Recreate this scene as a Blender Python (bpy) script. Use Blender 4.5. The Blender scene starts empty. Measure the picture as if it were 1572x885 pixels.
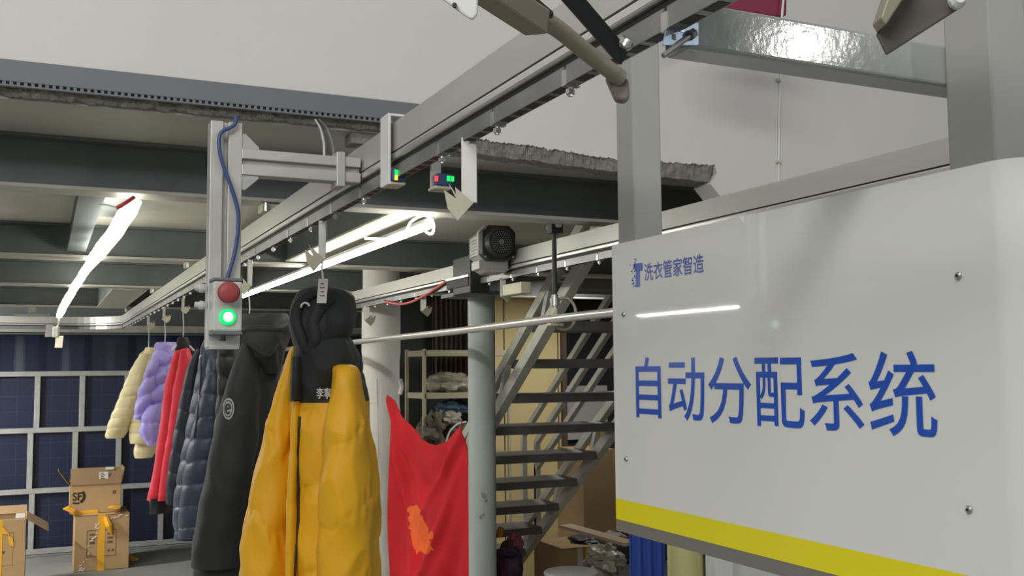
import bpy, math, random
import numpy as np
from mathutils import Vector, Matrix, noise
from mathutils.bvhtree import BVHTree
from math import sin, cos, pi, radians
random.seed(7)
SC = bpy.context.scene
COL = SC.collection

# ------------------------------------------------------------------ camera
FPX, CAMZ = 1550.0, 1.8
yaw, pit, rol = radians(24.9095), radians(4.5520), radians(-0.4633)
_R = np.array([cos(yaw), -sin(yaw), 0.0]); _F = np.array([sin(yaw), cos(yaw), 0.0]); _Z = np.array([0, 0, 1.0])
FW = cos(pit) * _F + sin(pit) * _Z
_u = -sin(pit) * _F + cos(pit) * _Z
RR = cos(rol) * _R + sin(rol) * _u
UU = -sin(rol) * _R + cos(rol) * _u
RH, FH = Vector(_R), Vector(_F)
cd = bpy.data.cameras.new('camera'); cam = bpy.data.objects.new('camera', cd); COL.objects.link(cam)
cd.sensor_width = 36.0; cd.lens = 36.0 * FPX / 1572.0; cd.clip_start = 0.05; cd.clip_end = 100
cam.matrix_world = Matrix(((RR[0], UU[0], -FW[0], 0), (RR[1], UU[1], -FW[1], 0), (RR[2], UU[2], -FW[2], CAMZ), (0, 0, 0, 1)))
SC.camera = cam

# ------------------------------------------------------------------ world, hall lamps, exposure
SC.view_settings.view_transform = 'Standard'; SC.view_settings.look = 'None'
SC.view_settings.gamma = 1.0; SC.view_settings.use_curve_mapping = False
SC.view_settings.exposure = 0.0
SC.cycles.max_bounces = 6; SC.cycles.diffuse_bounces = 4; SC.cycles.caustics_reflective = False; SC.cycles.caustics_refractive = False
SC.cycles.sample_clamp_indirect = 6.0
SC.cycles.use_denoising = True
w = bpy.data.worlds.new('world'); SC.world = w; w.use_nodes = True
w.node_tree.nodes['Background'].inputs[0].default_value = (0.93, 0.96, 1.0, 1)
w.node_tree.nodes['Background'].inputs[1].default_value = 0.30
def area(name, loc, target, sx, sy, power, col=(1, 0.985, 0.95)):
    l = bpy.data.lights.new(name, 'AREA'); l.shape = 'RECTANGLE'; l.size = sx; l.size_y = sy; l.energy = power; l.color = col
    o = bpy.data.objects.new(name, l); COL.objects.link(o); o.location = loc
    o.rotation_euler = (Vector(target) - Vector(loc)).to_track_quat('-Z', 'Y').to_euler()
    return o
area('hall_lamp', (-1.2, -0.8, 4.6), (-0.6, 1.6, 1.5), 2.4, 0.5, 62)
area('hall_lamp', (3.4, -1.9, 3.4), (0.9, 1.2, 2.0), 0.13, 0.13, 15)
area('hall_lamp', (-3.2, -2.0, 3.6), (0.6, 2.0, 1.6), 2.4, 0.6, 84)
# lamp strips of the hall beneath the mezzanine, left of and behind the view
area('mezzanine_lamp', (-1.7, 5.5, 2.16), (-1.7, 5.5, 0), 0.035, 1.15, 80)
area('mezzanine_lamp', (-1.7, 7.0, 2.16), (-1.7, 7.0, 0), 0.035, 1.15, 75)
area('mezzanine_lamp', (-1.9, 9.4, 2.16), (-1.0, 9.9, 0), 0.12, 1.6, 130)
area('stair_lamp', (3.6, 6.2, 2.35), (3.7, 6.6, 0), 0.2, 1.2, 16)

def P(px, py, X=None, Y=None, Z=None, d=None):
    v = FW + (px - 786) / FPX * RR + (442.5 - py) / FPX * UU
    if d is not None: t = d
    elif X is not None: t = X / v[0]
    elif Y is not None: t = Y / v[1]
    else: t = (Z - CAMZ) / v[2]
    return Vector(np.array([0, 0, CAMZ]) + t * v)
def ray(px, py):
    return Vector(FW + (px - 786) / FPX * RR + (442.5 - py) / FPX * UU)

def proj(p):
    v = Vector(p) - Vector((0, 0, CAMZ)); f = v.dot(Vector(FW)); return 786 + FPX * v.dot(Vector(RR)) / f, 442.5 - FPX * v.dot(Vector(UU)) / f

# ------------------------------------------------------------------ materials
def srgb(r, g, b):
    f = lambda c: (c / 255 / 12.92) if c / 255 <= 0.04045 else ((c / 255 + 0.055) / 1.055) ** 2.4
    return (f(r), f(g), f(b), 1)
def mat(name, col, rough=0.6, metal=0.0, var=0.0, vscale=6.0, bump=0.0, bscale=40.0, emit=None, estr=0.0, sheen=0.0, spec=0.5, stretch=None, coat=0.0, col2=None):
    m = bpy.data.materials.new(name); m.use_nodes = True
    nt = m.node_tree; b = nt.nodes['Principled BSDF']
    c = srgb(*col) if max(col) > 1.0 else (*col, 1)
    b.inputs['Base Color'].default_value = c
    b.inputs['Roughness'].default_value = rough; b.inputs['Metallic'].default_value = metal
    b.inputs['Specular IOR Level'].default_value = spec
    if coat: b.inputs['Coat Weight'].default_value = coat; b.inputs['Coat Roughness'].default_value = 0.05
    if sheen: b.inputs['Sheen Weight'].default_value = sheen; b.inputs['Sheen Roughness'].default_value = 0.4
    tc = nt.nodes.new('ShaderNodeTexCoord'); vec = tc.outputs['Object']
    if stretch:
        mp = nt.nodes.new('ShaderNodeMapping'); mp.inputs['Scale'].default_value = stretch
        nt.links.new(vec, mp.inputs['Vector']); vec = mp.outputs['Vector']
    if var or col2:
        n = nt.nodes.new('ShaderNodeTexNoise'); n.inputs['Scale'].default_value = vscale; n.inputs['Detail'].default_value = 6
        nt.links.new(vec, n.inputs['Vector'])
        rp = nt.nodes.new('ShaderNodeValToRGB')
        c2 = (srgb(*col2) if col2 else tuple(max(0, min(1, x * (1 - var))) for x in c[:3]) + (1,))
        rp.color_ramp.elements[0].position = 0.35; rp.color_ramp.elements[1].position = 0.65
        rp.color_ramp.elements[0].color = c2; rp.color_ramp.elements[1].color = c
        nt.links.new(n.outputs['Fac'], rp.inputs['Fac']); nt.links.new(rp.outputs['Color'], b.inputs['Base Color'])
    if bump:
        n2 = nt.nodes.new('ShaderNodeTexNoise'); n2.inputs['Scale'].default_value = bscale; n2.inputs['Detail'].default_value = 4
        nt.links.new(vec, n2.inputs['Vector'])
        bp = nt.nodes.new('ShaderNodeBump'); bp.inputs['Strength'].default_value = bump; bp.inputs['Distance'].default_value = 0.01
        nt.links.new(n2.outputs['Fac'], bp.inputs['Height']); nt.links.new(bp.outputs['Normal'], b.inputs['Normal'])
    if emit:
        b.inputs['Emission Color'].default_value = srgb(*emit) if max(emit) > 1 else (*emit, 1)
        b.inputs['Emission Strength'].default_value = estr
    return m
M = {}
M['plaster'] = mat('white_plaster', (224, 222, 216), 0.85, var=0.05, vscale=2.0, bump=0.15, bscale=30)
M['ragged'] = mat('broken_plaster', (150, 146, 136), 0.95, var=0.35, vscale=30, bump=0.8, bscale=60)
M['soffit'] = mat('soffit_grey', (206, 204, 192), 0.55, var=0.15, vscale=2.5)
M['greyband'] = mat('grey_steel_paint', (118, 122, 124), 0.6, var=0.06, vscale=4)
M['beam'] = mat('dark_steel_paint', (112, 117, 118), 0.5, var=0.2, vscale=5)
M['flange'] = mat('pale_lit_steel', (196, 194, 184), 0.45, var=0.12, vscale=9)  # beam flanges paler than their webs: lamplight put into the colour
M['alu'] = mat('anodised_aluminium', (198, 197, 190), 0.5, 0.5, var=0.06, vscale=3, stretch=(1, 1, 8))
M['alubright'] = mat('bright_aluminium', (214, 213, 208), 0.3, 0.7)
M['aludark'] = mat('dark_groove', (52, 52, 50), 0.6, 0.3)
M['chain'] = mat('chain_steel', (150, 150, 148), 0.4, 0.6, var=0.2, vscale=14)
M['bolt'] = mat('zinc_bolt', (190, 190, 186), 0.28, 0.9)
M['post'] = mat('grey_painted_post', (163, 163, 158), 0.4, 0.0, var=0.05, vscale=5, spec=0.5)
M['beamgloss'] = mat('glossy_grey_paint', (168, 170, 168), 0.11, 0.0, bump=0.035, bscale=60, spec=0.3)
M['sign'] = mat('white_acrylic', (228, 228, 224), 0.025, spec=0.5)
M['yellow'] = mat('yellow_vinyl', (238, 225, 34), 0.12, spec=0.5)
M['lip'] = mat('grey_vinyl', (124, 120, 112), 0.15)
M['blueink'] = mat('blue_vinyl', (36, 84, 186), 0.2)
M['inkfaded'] = mat('blue_logo_vinyl', (74, 92, 176), 0.25)
M['led'] = mat('led_tube_glow', (255, 255, 245), 0.4, emit=(1.0, 0.99, 0.9), estr=26)
M['wrap'] = mat('film_wrapped_glow', (250, 250, 230), 0.4, emit=(1.0, 1.0, 0.86), estr=14, bump=0.8, bscale=25)
M['white'] = mat('white_plastic', (226, 226, 222), 0.4)
M['cream'] = mat('cream_plastic', (204, 198, 172), 0.5)
M['forkp'] = mat('fork_plate', (196, 190, 168), 0.5, var=0.08, vscale=12)
M['redp'] = mat('red_plastic', (204, 56, 60), 0.45)
M['cab'] = mat('button_box_grey', (196, 198, 192), 0.4)
M['cabdark'] = mat('button_box_cap', (110, 112, 112), 0.5)
M['btn'] = mat('red_button', (158, 66, 66), 0.55)
M['green'] = mat('green_lamp', (20, 220, 120), 0.3, emit=(0.0, 0.62, 0.12), estr=1.1)
M['greenc'] = mat('green_lamp_core', (240, 255, 250), 0.3, emit=(0.8, 1, 0.92), estr=1.5)
M['ledg'] = mat('green_indicator', (20, 220, 90), 0.3, emit=(0.0, 0.7, 0.12), estr=1.2)
M['ledr'] = mat('red_indicator', (230, 40, 50), 0.3, emit=(0.9, 0.05, 0.08), estr=1.4)
M['ledy'] = mat('amber_indicator', (240, 190, 40), 0.3, emit=(0.95, 0.6, 0.05), estr=1.4)
M['sensor'] = mat('blue_sensor', (48, 72, 120), 0.4)
M['cable'] = mat('blue_cable', (58, 78, 128), 0.45)
M['cablew'] = mat('white_cable', (206, 206, 200), 0.5)
M['cableb'] = mat('black_cable', (34, 35, 36), 0.5)
M['hose'] = mat('red_hose', (206, 92, 86), 0.4)
M['motor'] = mat('motor_grey', (178, 180, 174), 0.45, 0.2, var=0.05, vscale=8)
M['black'] = mat('black_plastic', (36, 38, 40), 0.5)
M['fan'] = mat('fan_grille', (120, 122, 122), 0.5)
M['rodw'] = mat('galvanised_tube', (214, 214, 210), 0.32, 0.5, var=0.08, vscale=30)
M['darkrod'] = mat('dark_rod', (60, 61, 60), 0.5, 0.3)
M['pole'] = mat('painted_pole', (176, 184, 180), 0.45, var=0.06, vscale=6)
M['colw'] = mat('paper_wrapped_column', (236, 234, 226), 0.7, var=0.05, vscale=5, bump=0.1, bscale=14)
M['redcloth'] = mat('red_cloth', (208, 38, 46), 0.8, var=0.12, vscale=4, spec=0.2, bump=0.1, bscale=120)
M['orange'] = mat('orange_paint', (246, 104, 34), 0.8, var=0.1, vscale=20)
M['stair'] = mat('stair_steel', (112, 110, 106), 0.55, 0.1, var=0.2, vscale=8)
M['tread'] = mat('tread_steel', (112, 110, 108), 0.6, 0.1, var=0.2, vscale=10)
M['stringer'] = mat('stringer_paint', (204, 204, 192), 0.45, 0.1, var=0.15, vscale=9)
M['ywall'] = mat('yellow_board', (220, 200, 144), 0.7, var=0.06, vscale=2)
M['dark'] = mat('dark_partition', (62, 64, 66), 0.85, var=0.2, vscale=3)
M['brown'] = mat('brown_curtain', (96, 82, 68), 0.9, var=0.2, vscale=4)
M['shelf'] = mat('cream_steel', (176, 170, 142), 0.55)
M['bag'] = mat('hazy_plastic_bag', (168, 160, 144), 0.35, var=0.15, vscale=12, bump=0.5, bscale=30)
M['khaki'] = mat('khaki_cloth', (108, 100, 84), 0.85, var=0.2, vscale=12, bump=0.4, bscale=40)
M['teal'] = mat('teal_cloth', (66, 92, 108), 0.8, var=0.15, vscale=10)
M['palecloth'] = mat('pale_cloth', (176, 170, 158), 0.8, var=0.1, vscale=12)
M['frame'] = mat('galvanised_frame', (170, 172, 168), 0.5, 0.25, var=0.15, vscale=12)
M['floor'] = mat('concrete_floor', (132, 134, 128), 0.6, var=0.1, vscale=3)
M['card'] = mat('brown_cardboard', (182, 150, 106), 0.85, var=0.06, vscale=7)
M['cardd'] = mat('dark_cardboard', (146, 120, 86), 0.88, var=0.08, vscale=7)
M['cardin'] = mat('cardboard_inside', (110, 90, 64), 0.9)
M['tapey'] = mat('yellow_tape', (232, 172, 48), 0.3)
M['print'] = mat('brown_print', (110, 84, 56), 0.85)
M['ink'] = mat('dark_print', (48, 40, 34), 0.85)
M['label'] = mat('white_label', (214, 210, 200), 0.7)
M['greyboard'] = mat('pale_grey_board', (168, 170, 166), 0.7)
M['ncream'] = mat('cream_nylon', (232, 218, 170), 0.55, sheen=0.2, bump=0.1, bscale=90)
M['lilac'] = mat('lilac_nylon', (158, 148, 220), 0.5, sheen=0.2, bump=0.1, bscale=90)
M['redn'] = mat('red_fabric', (216, 48, 66), 0.75, sheen=0.2, bump=0.1, bscale=150)
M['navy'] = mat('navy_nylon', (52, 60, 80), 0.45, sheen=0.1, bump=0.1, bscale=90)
M['navyd'] = mat('dark_shaded_navy_nylon', (36, 41, 54), 0.5, bump=0.1, bscale=90)  # navy darkened to paint shade on the far sleeve; the collar shares it
M['blackf'] = mat('black_twill', (36, 38, 38), 0.7, sheen=0.08, bump=0.08, bscale=160)
M['blackn'] = mat('black_nylon', (34, 36, 38), 0.55, sheen=0.15, bump=0.1, bscale=90)
M['mustard'] = mat('mustard_nylon', (236, 176, 22), 0.55, sheen=0.05, bump=0.08, bscale=110)
M['ribk'] = mat('black_rib_knit', (32, 32, 36), 0.85)
M['patch'] = mat('grey_patch', (176, 178, 176), 0.6)
M['patchd'] = mat('dark_patch', (58, 60, 62), 0.6)
M['plaidr'] = mat('plum_cloth', (92, 62, 80), 0.85, var=0.3, vscale=9, col2=(52, 48, 70))
M['pinkc'] = mat('faded_red_cloth', (150, 86, 88), 0.85, var=0.2, vscale=9)
M['wood'] = mat('pale_plank', (176, 152, 124), 0.7, var=0.1, vscale=5, stretch=(1, 1, 12))
M['bluecloth'] = mat('blue_cloth', (44, 74, 156), 0.8, var=0.1, vscale=6)
M['yroll'] = mat('yellow_roll', (214, 208, 146), 0.7, var=0.05, vscale=9)
M['tablew'] = mat('white_laminate', (196, 194, 186), 0.5)
M['maroon'] = mat('maroon_plastic', (138, 44, 74), 0.4)
M['galv'] = mat('galvanised_plate', (156, 176, 196), 0.3, 0.6, var=0.25, vscale=60)
M['tip'] = mat('brown_rubber', (122, 112, 102), 0.6)
M['barp'] = mat('tan_bar', (150, 142, 124), 0.5, 0.1)
M['shade'] = mat('grey_bracket', (100, 95, 86), 0.5, 0.1)

def vary_emission(m, lo, hi, scale):
    nt = m.node_tree; b = nt.nodes['Principled BSDF']; tc = nt.nodes.new('ShaderNodeTexCoord')
    n = nt.nodes.new('ShaderNodeTexNoise'); n.inputs['Scale'].default_value = scale; n.inputs['Detail'].default_value = 3
    mp = nt.nodes.new('ShaderNodeMapping'); mp.inputs['Scale'].default_value = (3, 0.8, 3)
    nt.links.new(tc.outputs['Object'], mp.inputs['Vector']); nt.links.new(mp.outputs['Vector'], n.inputs['Vector'])
    r_ = nt.nodes.new('ShaderNodeMapRange'); r_.inputs['From Min'].default_value = 0.38; r_.inputs['From Max'].default_value = 0.6
    r_.inputs['To Min'].default_value = lo; r_.inputs['To Max'].default_value = hi
    nt.links.new(n.outputs['Fac'], r_.inputs['Value']); nt.links.new(r_.outputs['Result'], b.inputs['Emission Strength'])
vary_emission(M['wrap'], 0.9, 13.0, 5.0)
# solar-cell-like blue sheets at the back: thin pale grid lines
def grid_mat():
    m = mat('blue_sheet', (31, 37, 62), 0.35, var=0.15, vscale=2)
    nt = m.node_tree; b = nt.nodes['Principled BSDF']
    tc = nt.nodes.new('ShaderNodeTexCoord'); sp = nt.nodes.new('ShaderNodeSeparateXYZ'); nt.links.new(tc.outputs['Object'], sp.inputs[0])
    def line(out, step, wdt):
        a = nt.nodes.new('ShaderNodeMath'); a.operation = 'DIVIDE'; a.inputs[1].default_value = step; nt.links.new(out, a.inputs[0])
        f = nt.nodes.new('ShaderNodeMath'); f.operation = 'FRACT'; nt.links.new(a.outputs[0], f.inputs[0])
        l = nt.nodes.new('ShaderNodeMath'); l.operation = 'LESS_THAN'; l.inputs[1].default_value = wdt; nt.links.new(f.outputs[0], l.inputs[0])
        return l.outputs[0]
    mx = nt.nodes.new('ShaderNodeMath'); mx.operation = 'MAXIMUM'
    nt.links.new(line(sp.outputs['X'], 0.156, 0.035), mx.inputs[0]); nt.links.new(line(sp.outputs['Z'], 0.156, 0.035), mx.inputs[1])
    src = b.inputs['Base Color'].links[0].from_socket
    mix = nt.nodes.new('ShaderNodeMix'); mix.data_type = 'RGBA'
    sc_ = nt.nodes.new('ShaderNodeMath'); sc_.operation = 'MULTIPLY'; sc_.inputs[1].default_value = 0.35
    nt.links.new(mx.outputs[0], sc_.inputs[0]); nt.links.new(sc_.outputs[0], mix.inputs['Factor'])
    nt.links.new(src, mix.inputs['A']); mix.inputs['B'].default_value = srgb(70, 77, 100)
    nt.links.new(mix.outputs['Result'], b.inputs['Base Color'])
    return m
M['bluesheet'] = grid_mat()
M['bluetop'] = mat('blue_corrugated_sheet', (34, 42, 66), 0.3, var=0.2, vscale=3, bump=0.2, bscale=6)

# ------------------------------------------------------------------ mesh builder
class MB:
    def __init__(s): s.v = []; s.f = []; s.mi = []
    def add(s, vs, fs, mi=0):
        o = len(s.v); s.v += [tuple(x) for x in vs]; s.f += [tuple(i + o for i in f) for f in fs]; s.mi += [mi] * len(fs); return s
    def obox(s, c, a, b, d, mi=0):
        c, a, b, d = map(Vector, (c, a, b, d))
        vs = [c + i * a + j * b + k * d for i in (-1, 1) for j in (-1, 1) for k in (-1, 1)]
        fs = [(0, 1, 3, 2), (4, 6, 7, 5), (0, 4, 5, 1), (2, 3, 7, 6), (0, 2, 6, 4), (1, 5, 7, 3)]
        if a.cross(b).dot(d) < 0: fs = [f[::-1] for f in fs]
        return s.add(vs, fs, mi)
    def box(s, x0, x1, y0, y1, z0, z1, mi=0):
        return s.obox(((x0 + x1) / 2, (y0 + y1) / 2, (z0 + z1) / 2), ((x1 - x0) / 2, 0, 0), (0, (y1 - y0) / 2, 0), (0, 0, (z1 - z0) / 2), mi)
    def bar(s, p, q, w, h, up=(0, 0, 1), mi=0):
        p, q = Vector(p), Vector(q); t = (q - p); L = t.length; t /= L
        sd = t.cross(Vector(up)).normalized(); u2 = sd.cross(t)
        return s.obox((p + q) / 2, t * L / 2, sd * w / 2, u2 * h / 2, mi)
    def rings(s, rings, cap=True, mi=0, closed=False):
        o = len(s.v); n = len(rings[0]); m = len(rings)
        for r in rings: s.v += [tuple(x) for x in r]
        rng = m if closed else m - 1
        for i in range(rng):
            for j in range(n):
                a = o + i * n + j; b = o + i * n + (j + 1) % n; i2 = (i + 1) % m
                c = o + i2 * n + (j + 1) % n; d = o + i2 * n + j
                s.f.append((a, b, c, d)); s.mi.append(mi)
        if cap and not closed:
            s.f.append(tuple(o + j for j in range(n))[::-1]); s.mi.append(mi)
            s.f.append(tuple(o + (m - 1) * n + j for j in range(n))); s.mi.append(mi)
        return s
    def cyl(s, p, q, r, r2=None, n=20, mi=0):
        p, q = Vector(p), Vector(q); t = (q - p).normalized()
        a = t.orthogonal().normalized(); b = t.cross(a); r2 = r if r2 is None else r2
        ring = lambda c, rr: [c + (a * cos(2 * pi * k / n) + b * sin(2 * pi * k / n)) * rr for k in range(n)]
        return s.rings([ring(p, r), ring(q, r2)], True, mi)
    def lathe(s, p, axis, prof, n=24, mi=0):
        p, t = Vector(p), Vector(axis).normalized(); a = t.orthogonal().normalized(); b = t.cross(a)
        return s.rings([[p + t * h + (a * cos(2 * pi * k / n) + b * sin(2 * pi * k / n)) * r for k in range(n)] for h, r in prof], True, mi)
    def tube(s, pts, r, n=8, mi=0, smooth_n=0, radii=None):
        pts = [Vector(p) for p in pts]
        if smooth_n: 
            q = catmull(pts, smooth_n)
            if radii: radii = list(np.interp(np.linspace(0, len(radii) - 1, len(q)), range(len(radii)), radii))
            pts = q
        rs = []; a = None
        for i, p in enumerate(pts):
            t = (pts[min(i + 1, len(pts) - 1)] - pts[max(i - 1, 0)]).normalized()
            if a is None: a = t.orthogonal().normalized()
            a = (a - t * a.dot(t)).normalized(); b = t.cross(a); rr = radii[i] if radii else r
            rs.append([p + (a * cos(2 * pi * k / n) + b * sin(2 * pi * k / n)) * rr for k in range(n)])
        return s.rings(rs, True, mi)
    def prism(s, poly, ext, mi=0):
        poly = [Vector(p) for p in poly]; ext = Vector(ext); n = len(poly)
        nrm = Vector((0, 0, 0))
        for i in range(n): nrm += (poly[i] - poly[0]).cross(poly[(i + 1) % n] - poly[0])
        if nrm.dot(ext) > 0: poly = poly[::-1]
        vs = poly + [p + ext for p in poly]
        fs = [tuple(range(n)), tuple(range(2 * n - 1, n - 1, -1))] + [(i + n, (i + 1) % n + n, (i + 1) % n, i)[::1] for i in range(n)]
        return s.add(vs, fs, mi)
    def build(s, name, m, parent=None, bevel=0.0, smooth=False, seg=2, loc=None):
        me = bpy.data.meshes.new(name)
        base = Vector((0, 0, 0))
        if parent is None and loc is None and s.v:
            a = np.array(s.v); base = Vector((float(a[:, 0].mean()), float(a[:, 1].mean()), float(a[:, 2].min())))
        me.from_pydata([tuple(Vector(v) - base) for v in s.v], [], s.f)
        for mm in (m if isinstance(m, (list, tuple)) else [m]): me.materials.append(mm)
        me.polygons.foreach_set('material_index', s.mi)
        if smooth: me.polygons.foreach_set('use_smooth', [True] * len(me.polygons))
        me.update()
        if smooth: me.set_sharp_from_angle(angle=radians(50))
        o = bpy.data.objects.new(name, me); COL.objects.link(o)
        if parent is not None:
            o.parent = parent
            if parent.type == 'EMPTY': o.location = -Vector(parent.location)
        else: o.location = base
        if bevel:
            b = o.modifiers.new('bevel', 'BEVEL'); b.width = bevel; b.segments = seg; b.limit_method = 'ANGLE'
        return o
def catmull(pts, n):
    pts = [Vector(p) for p in pts]; out = []
    P_ = [2 * pts[0] - pts[1]] + pts + [2 * pts[-1] - pts[-2]]
    for i in range(1, len(P_) - 2):
        a, b, c, d = P_[i - 1:i + 3]
        for k in range(n):
            t = k / n
            out.append(0.5 * ((2 * b) + (c - a) * t + (2 * a - 5 * b + 4 * c - d) * t * t + (3 * b - a - 3 * c + d) * t ** 3))
    out.append(pts[-1]); return out
def tag(o, label, cat, group=None, kind=None):
    o['label'] = label; o['category'] = cat
    if group: o['group'] = group
    if kind: o['kind'] = kind
    return o
def thing(name, loc, label, cat, group=None):
    o = bpy.data.objects.new(name, None); COL.objects.link(o); o.location = loc; o.empty_display_size = 0.05
    return tag(o, label, cat, group)
def struct(o): o['kind'] = 'structure'; return o
def copy_thing(root, loc, label, group=None):
    r = root.copy(); COL.objects.link(r); r.location = loc; r['label'] = label
    for ch in list(root.children):
        c = ch.copy(); COL.objects.link(c); c.parent = r
        for g in list(ch.children):
            e = g.copy(); COL.objects.link(e); e.parent = c
    return r
def part_copy(o, off, parent):
    c = o.copy(); COL.objects.link(c); c.parent = parent; c.location = Vector(o.location) + Vector(off)
    for g in list(o.children):
        e = g.copy(); COL.objects.link(e); e.parent = c
    return c
def world_bvh(*objs):
    vs, fs = [], []
    for o in objs:
        off = len(vs); b = Vector(o.location) + (Vector(o.parent.location) if o.parent else Vector((0, 0, 0)))
        vs += [b + v.co for v in o.data.vertices]; fs += [[i + off for i in p.vertices] for p in o.data.polygons]
    return BVHTree.FromPolygons(vs, fs)
def hit(bvh, px, py):
    d = ray(px, py).normalized(); r = bvh.ray_cast(Vector((0, 0, CAMZ)), d)
    if r[0] is None: return None, None
    n = r[1]; n = -n if n.dot(d) > 0 else n
    return r[0], n
def lettering(name, body, m, parent, origin, xd, yd, width, height, depth=0.001, bold=0.0):
    cu = bpy.data.curves.new(name, 'FONT'); cu.body = body; cu.offset = bold; cu.resolution_u = 6
    t = bpy.data.objects.new(name, cu); COL.objects.link(t)
    dg = bpy.context.evaluated_depsgraph_get(); dg.update()
    me = bpy.data.meshes.new_from_object(t.evaluated_get(dg)); bpy.data.objects.remove(t)
    co = np.array([v.co[:] for v in me.vertices]); lo, hi = co.min(0), co.max(0)
    xd, yd = Vector(xd).normalized(), Vector(yd).normalized(); nz = xd.cross(yd); origin = Vector(origin)
    mb = MB(); fs = [tuple(p.vertices) for p in me.polygons]
    vs = [origin + xd * (c[0] - lo[0]) / (hi[0] - lo[0]) * width + yd * (c[1] - lo[1]) / (hi[1] - lo[1]) * height + nz * depth for c in co]
    mb.add(vs, fs)
    return mb.build(name, m, parent)
LAB = {}

# ================================================================== SETTING
SZ = 2.503        # underside of the mezzanine slab
WY = 2.84         # front face of the white wall on the mezzanine edge
b = MB().box(-7, 9, -5, 14, -0.08, 0); struct(b.build('floor', M['floor']))
b = MB()
for y in (9.2, 11.05): b.box(-4, 4, y, y + 0.012, 0.0, 0.002)
struct(b.build('trim_1', M['aludark']))
struct(MB().box(-4.5, 7.0, WY + 0.02, 12.0, SZ, SZ + 0.12).build('ceiling', M['soffit']))
# upper white wall with a ragged, broken lower edge right of the rail
xa, xb = P(690, 205, Y=WY).x, P(1097, 250, Y=WY).x
edge = []
n = 240
for i in range(n + 1):
    t = i / n; x = xa + (xb - xa) * t
    z0 = np.interp(x, [xa, 1.22, 1.7, xb], [2.506, 2.511, 2.487, 2.497])
    edge.append((x, z0 + 0.008 * noise.noise((x * 9, 3, 0)) + 0.007 * noise.noise((x * 45, 7, 0)) + 0.006 * noise.noise((x * 130, 2, 0))))
poly = [(-4.5, 2.53), (xa, 2.53)] + edge + [(xb + 0.01, 2.47), (xb - 0.02, 2.43), (xb + 0.02, 2.39), (xb + 0.01, 0.0), (7.0, 0.0), (7.0, 6.0), (-4.5, 6.0)]
struct(MB().prism([(x, WY, z) for x, z in poly], (0, 0.10, 0)).build('wall_front', M['plaster']))
# ragged plaster strip on the slab edge, both sides of the rail
def ragged(name, x0, x1, ztop, zbot, amp, y0=WY + 0.005, y1=WY + 0.09, seed=0):
    mb = MB(); rr = []; nn = int((x1 - x0) / 0.006)
    for i in range(nn + 1):
        x = x0 + (x1 - x0) * i / nn
        zb = zbot(x) + amp * (noise.noise((x * 11, seed, 1)) + 0.7 * noise.noise((x * 37, seed, 5)) + 0.6 * noise.noise((x * 110, seed, 8)))
        zt = ztop(x); yj = y0 + 0.012 * noise.noise((x * 15, seed, 9))
        rr.append([(x, yj, zt), (x, yj - 0.006 + 0.012 * noise.noise((x * 30, seed, 2)) + 0.008 * noise.noise((x * 90, seed, 4)), zt * .6 + zb * .4), (x, yj + 0.008 * noise.noise((x * 60, seed, 6)), zt * .25 + zb * .75), (x, yj + 0.006, zb), (x, y1, zb + 0.004), (x, y1, zt)])
    return struct(mb.rings(rr).build(name, M['ragged']))
ragged('trim_2', -4.5, xa + 0.1, lambda x: 2.535, lambda x: 2.507, 0.008, y0=WY - 0.004, seed=2)
ragged('trim_3', xa, xb - 0.01, lambda x: 2.525, lambda x: np.interp(x, [xa, 1.22, 1.7, xb], [2.474, 2.467, 2.449, 2.44]), 0.006, y0=WY + 0.012, y1=WY + 0.1, seed=5)
struct(MB().box(xa - 0.3, 7.0, WY + 0.03, WY + 0.1, 2.47, 2.53).build('trim_4', M['ragged']))
# blue sheet wall at the back, dark partitions behind stair and shelf
struct(MB().box(-5, 1.75, 11.24, 11.3, 0, 2.2).build('wall_back', M['bluesheet']))
ring = []
xs_ = np.arange(-5, 1.75, 0.02)
fr0 = [(float(x), 11.215 + 0.012 * max(-0.6, min(0.6, sin(x * 2 * pi / 0.42))) + 0.004 * noise.noise((x * 3, 1, 0))) for x in xs_]
mb = MB(); mb.rings([[(x, y, z) for x, y in fr0] + [(x, y + 0.006, z) for x, y in fr0[::-1]] for z in (1.80, 2.175)])
struct(mb.build('wall_upper', M['bluetop']))
struct(MB().box(1.75, 7.0, 11.3, 11.36, 0, 2.6).build('wall_far', M['dark']))
struct(MB().box(-5.1, -5.0, 3.0, 11.3, 0, 2.5).build('wall_left', M['greyboard']))
YB = 7.5
xw0 = P(742, 600, Y=YB).x; xw1 = P(862, 700, Y=YB).x
struct(MB().box(xw0, xw1, YB, YB + 0.05, 0, 2.5).build('wall_partition', M['ywall']))
struct(MB().box(xw1, 7.0, YB + 0.6, YB + 0.65, 0, 2.5).build('wall_right', M['dark']))
b = MB()
for px in (775, 858): x = P(px, 700, Y=YB).x; b.box(x - 0.004, x + 0.004, YB - 0.006, YB, 0, 2.4)
for px in (866,): x = P(px, 700, Y=YB).x; b.box(x - 0.02, x + 0.02, YB - 0.03, YB + 0.02, 0, 2.4)
struct(b.build('trim_5', M['brown']))
struct(MB().box(6.9, 7.0, 2.9, 11.3, 0, 2.5).build('wall_side', M['dark']))

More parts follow.
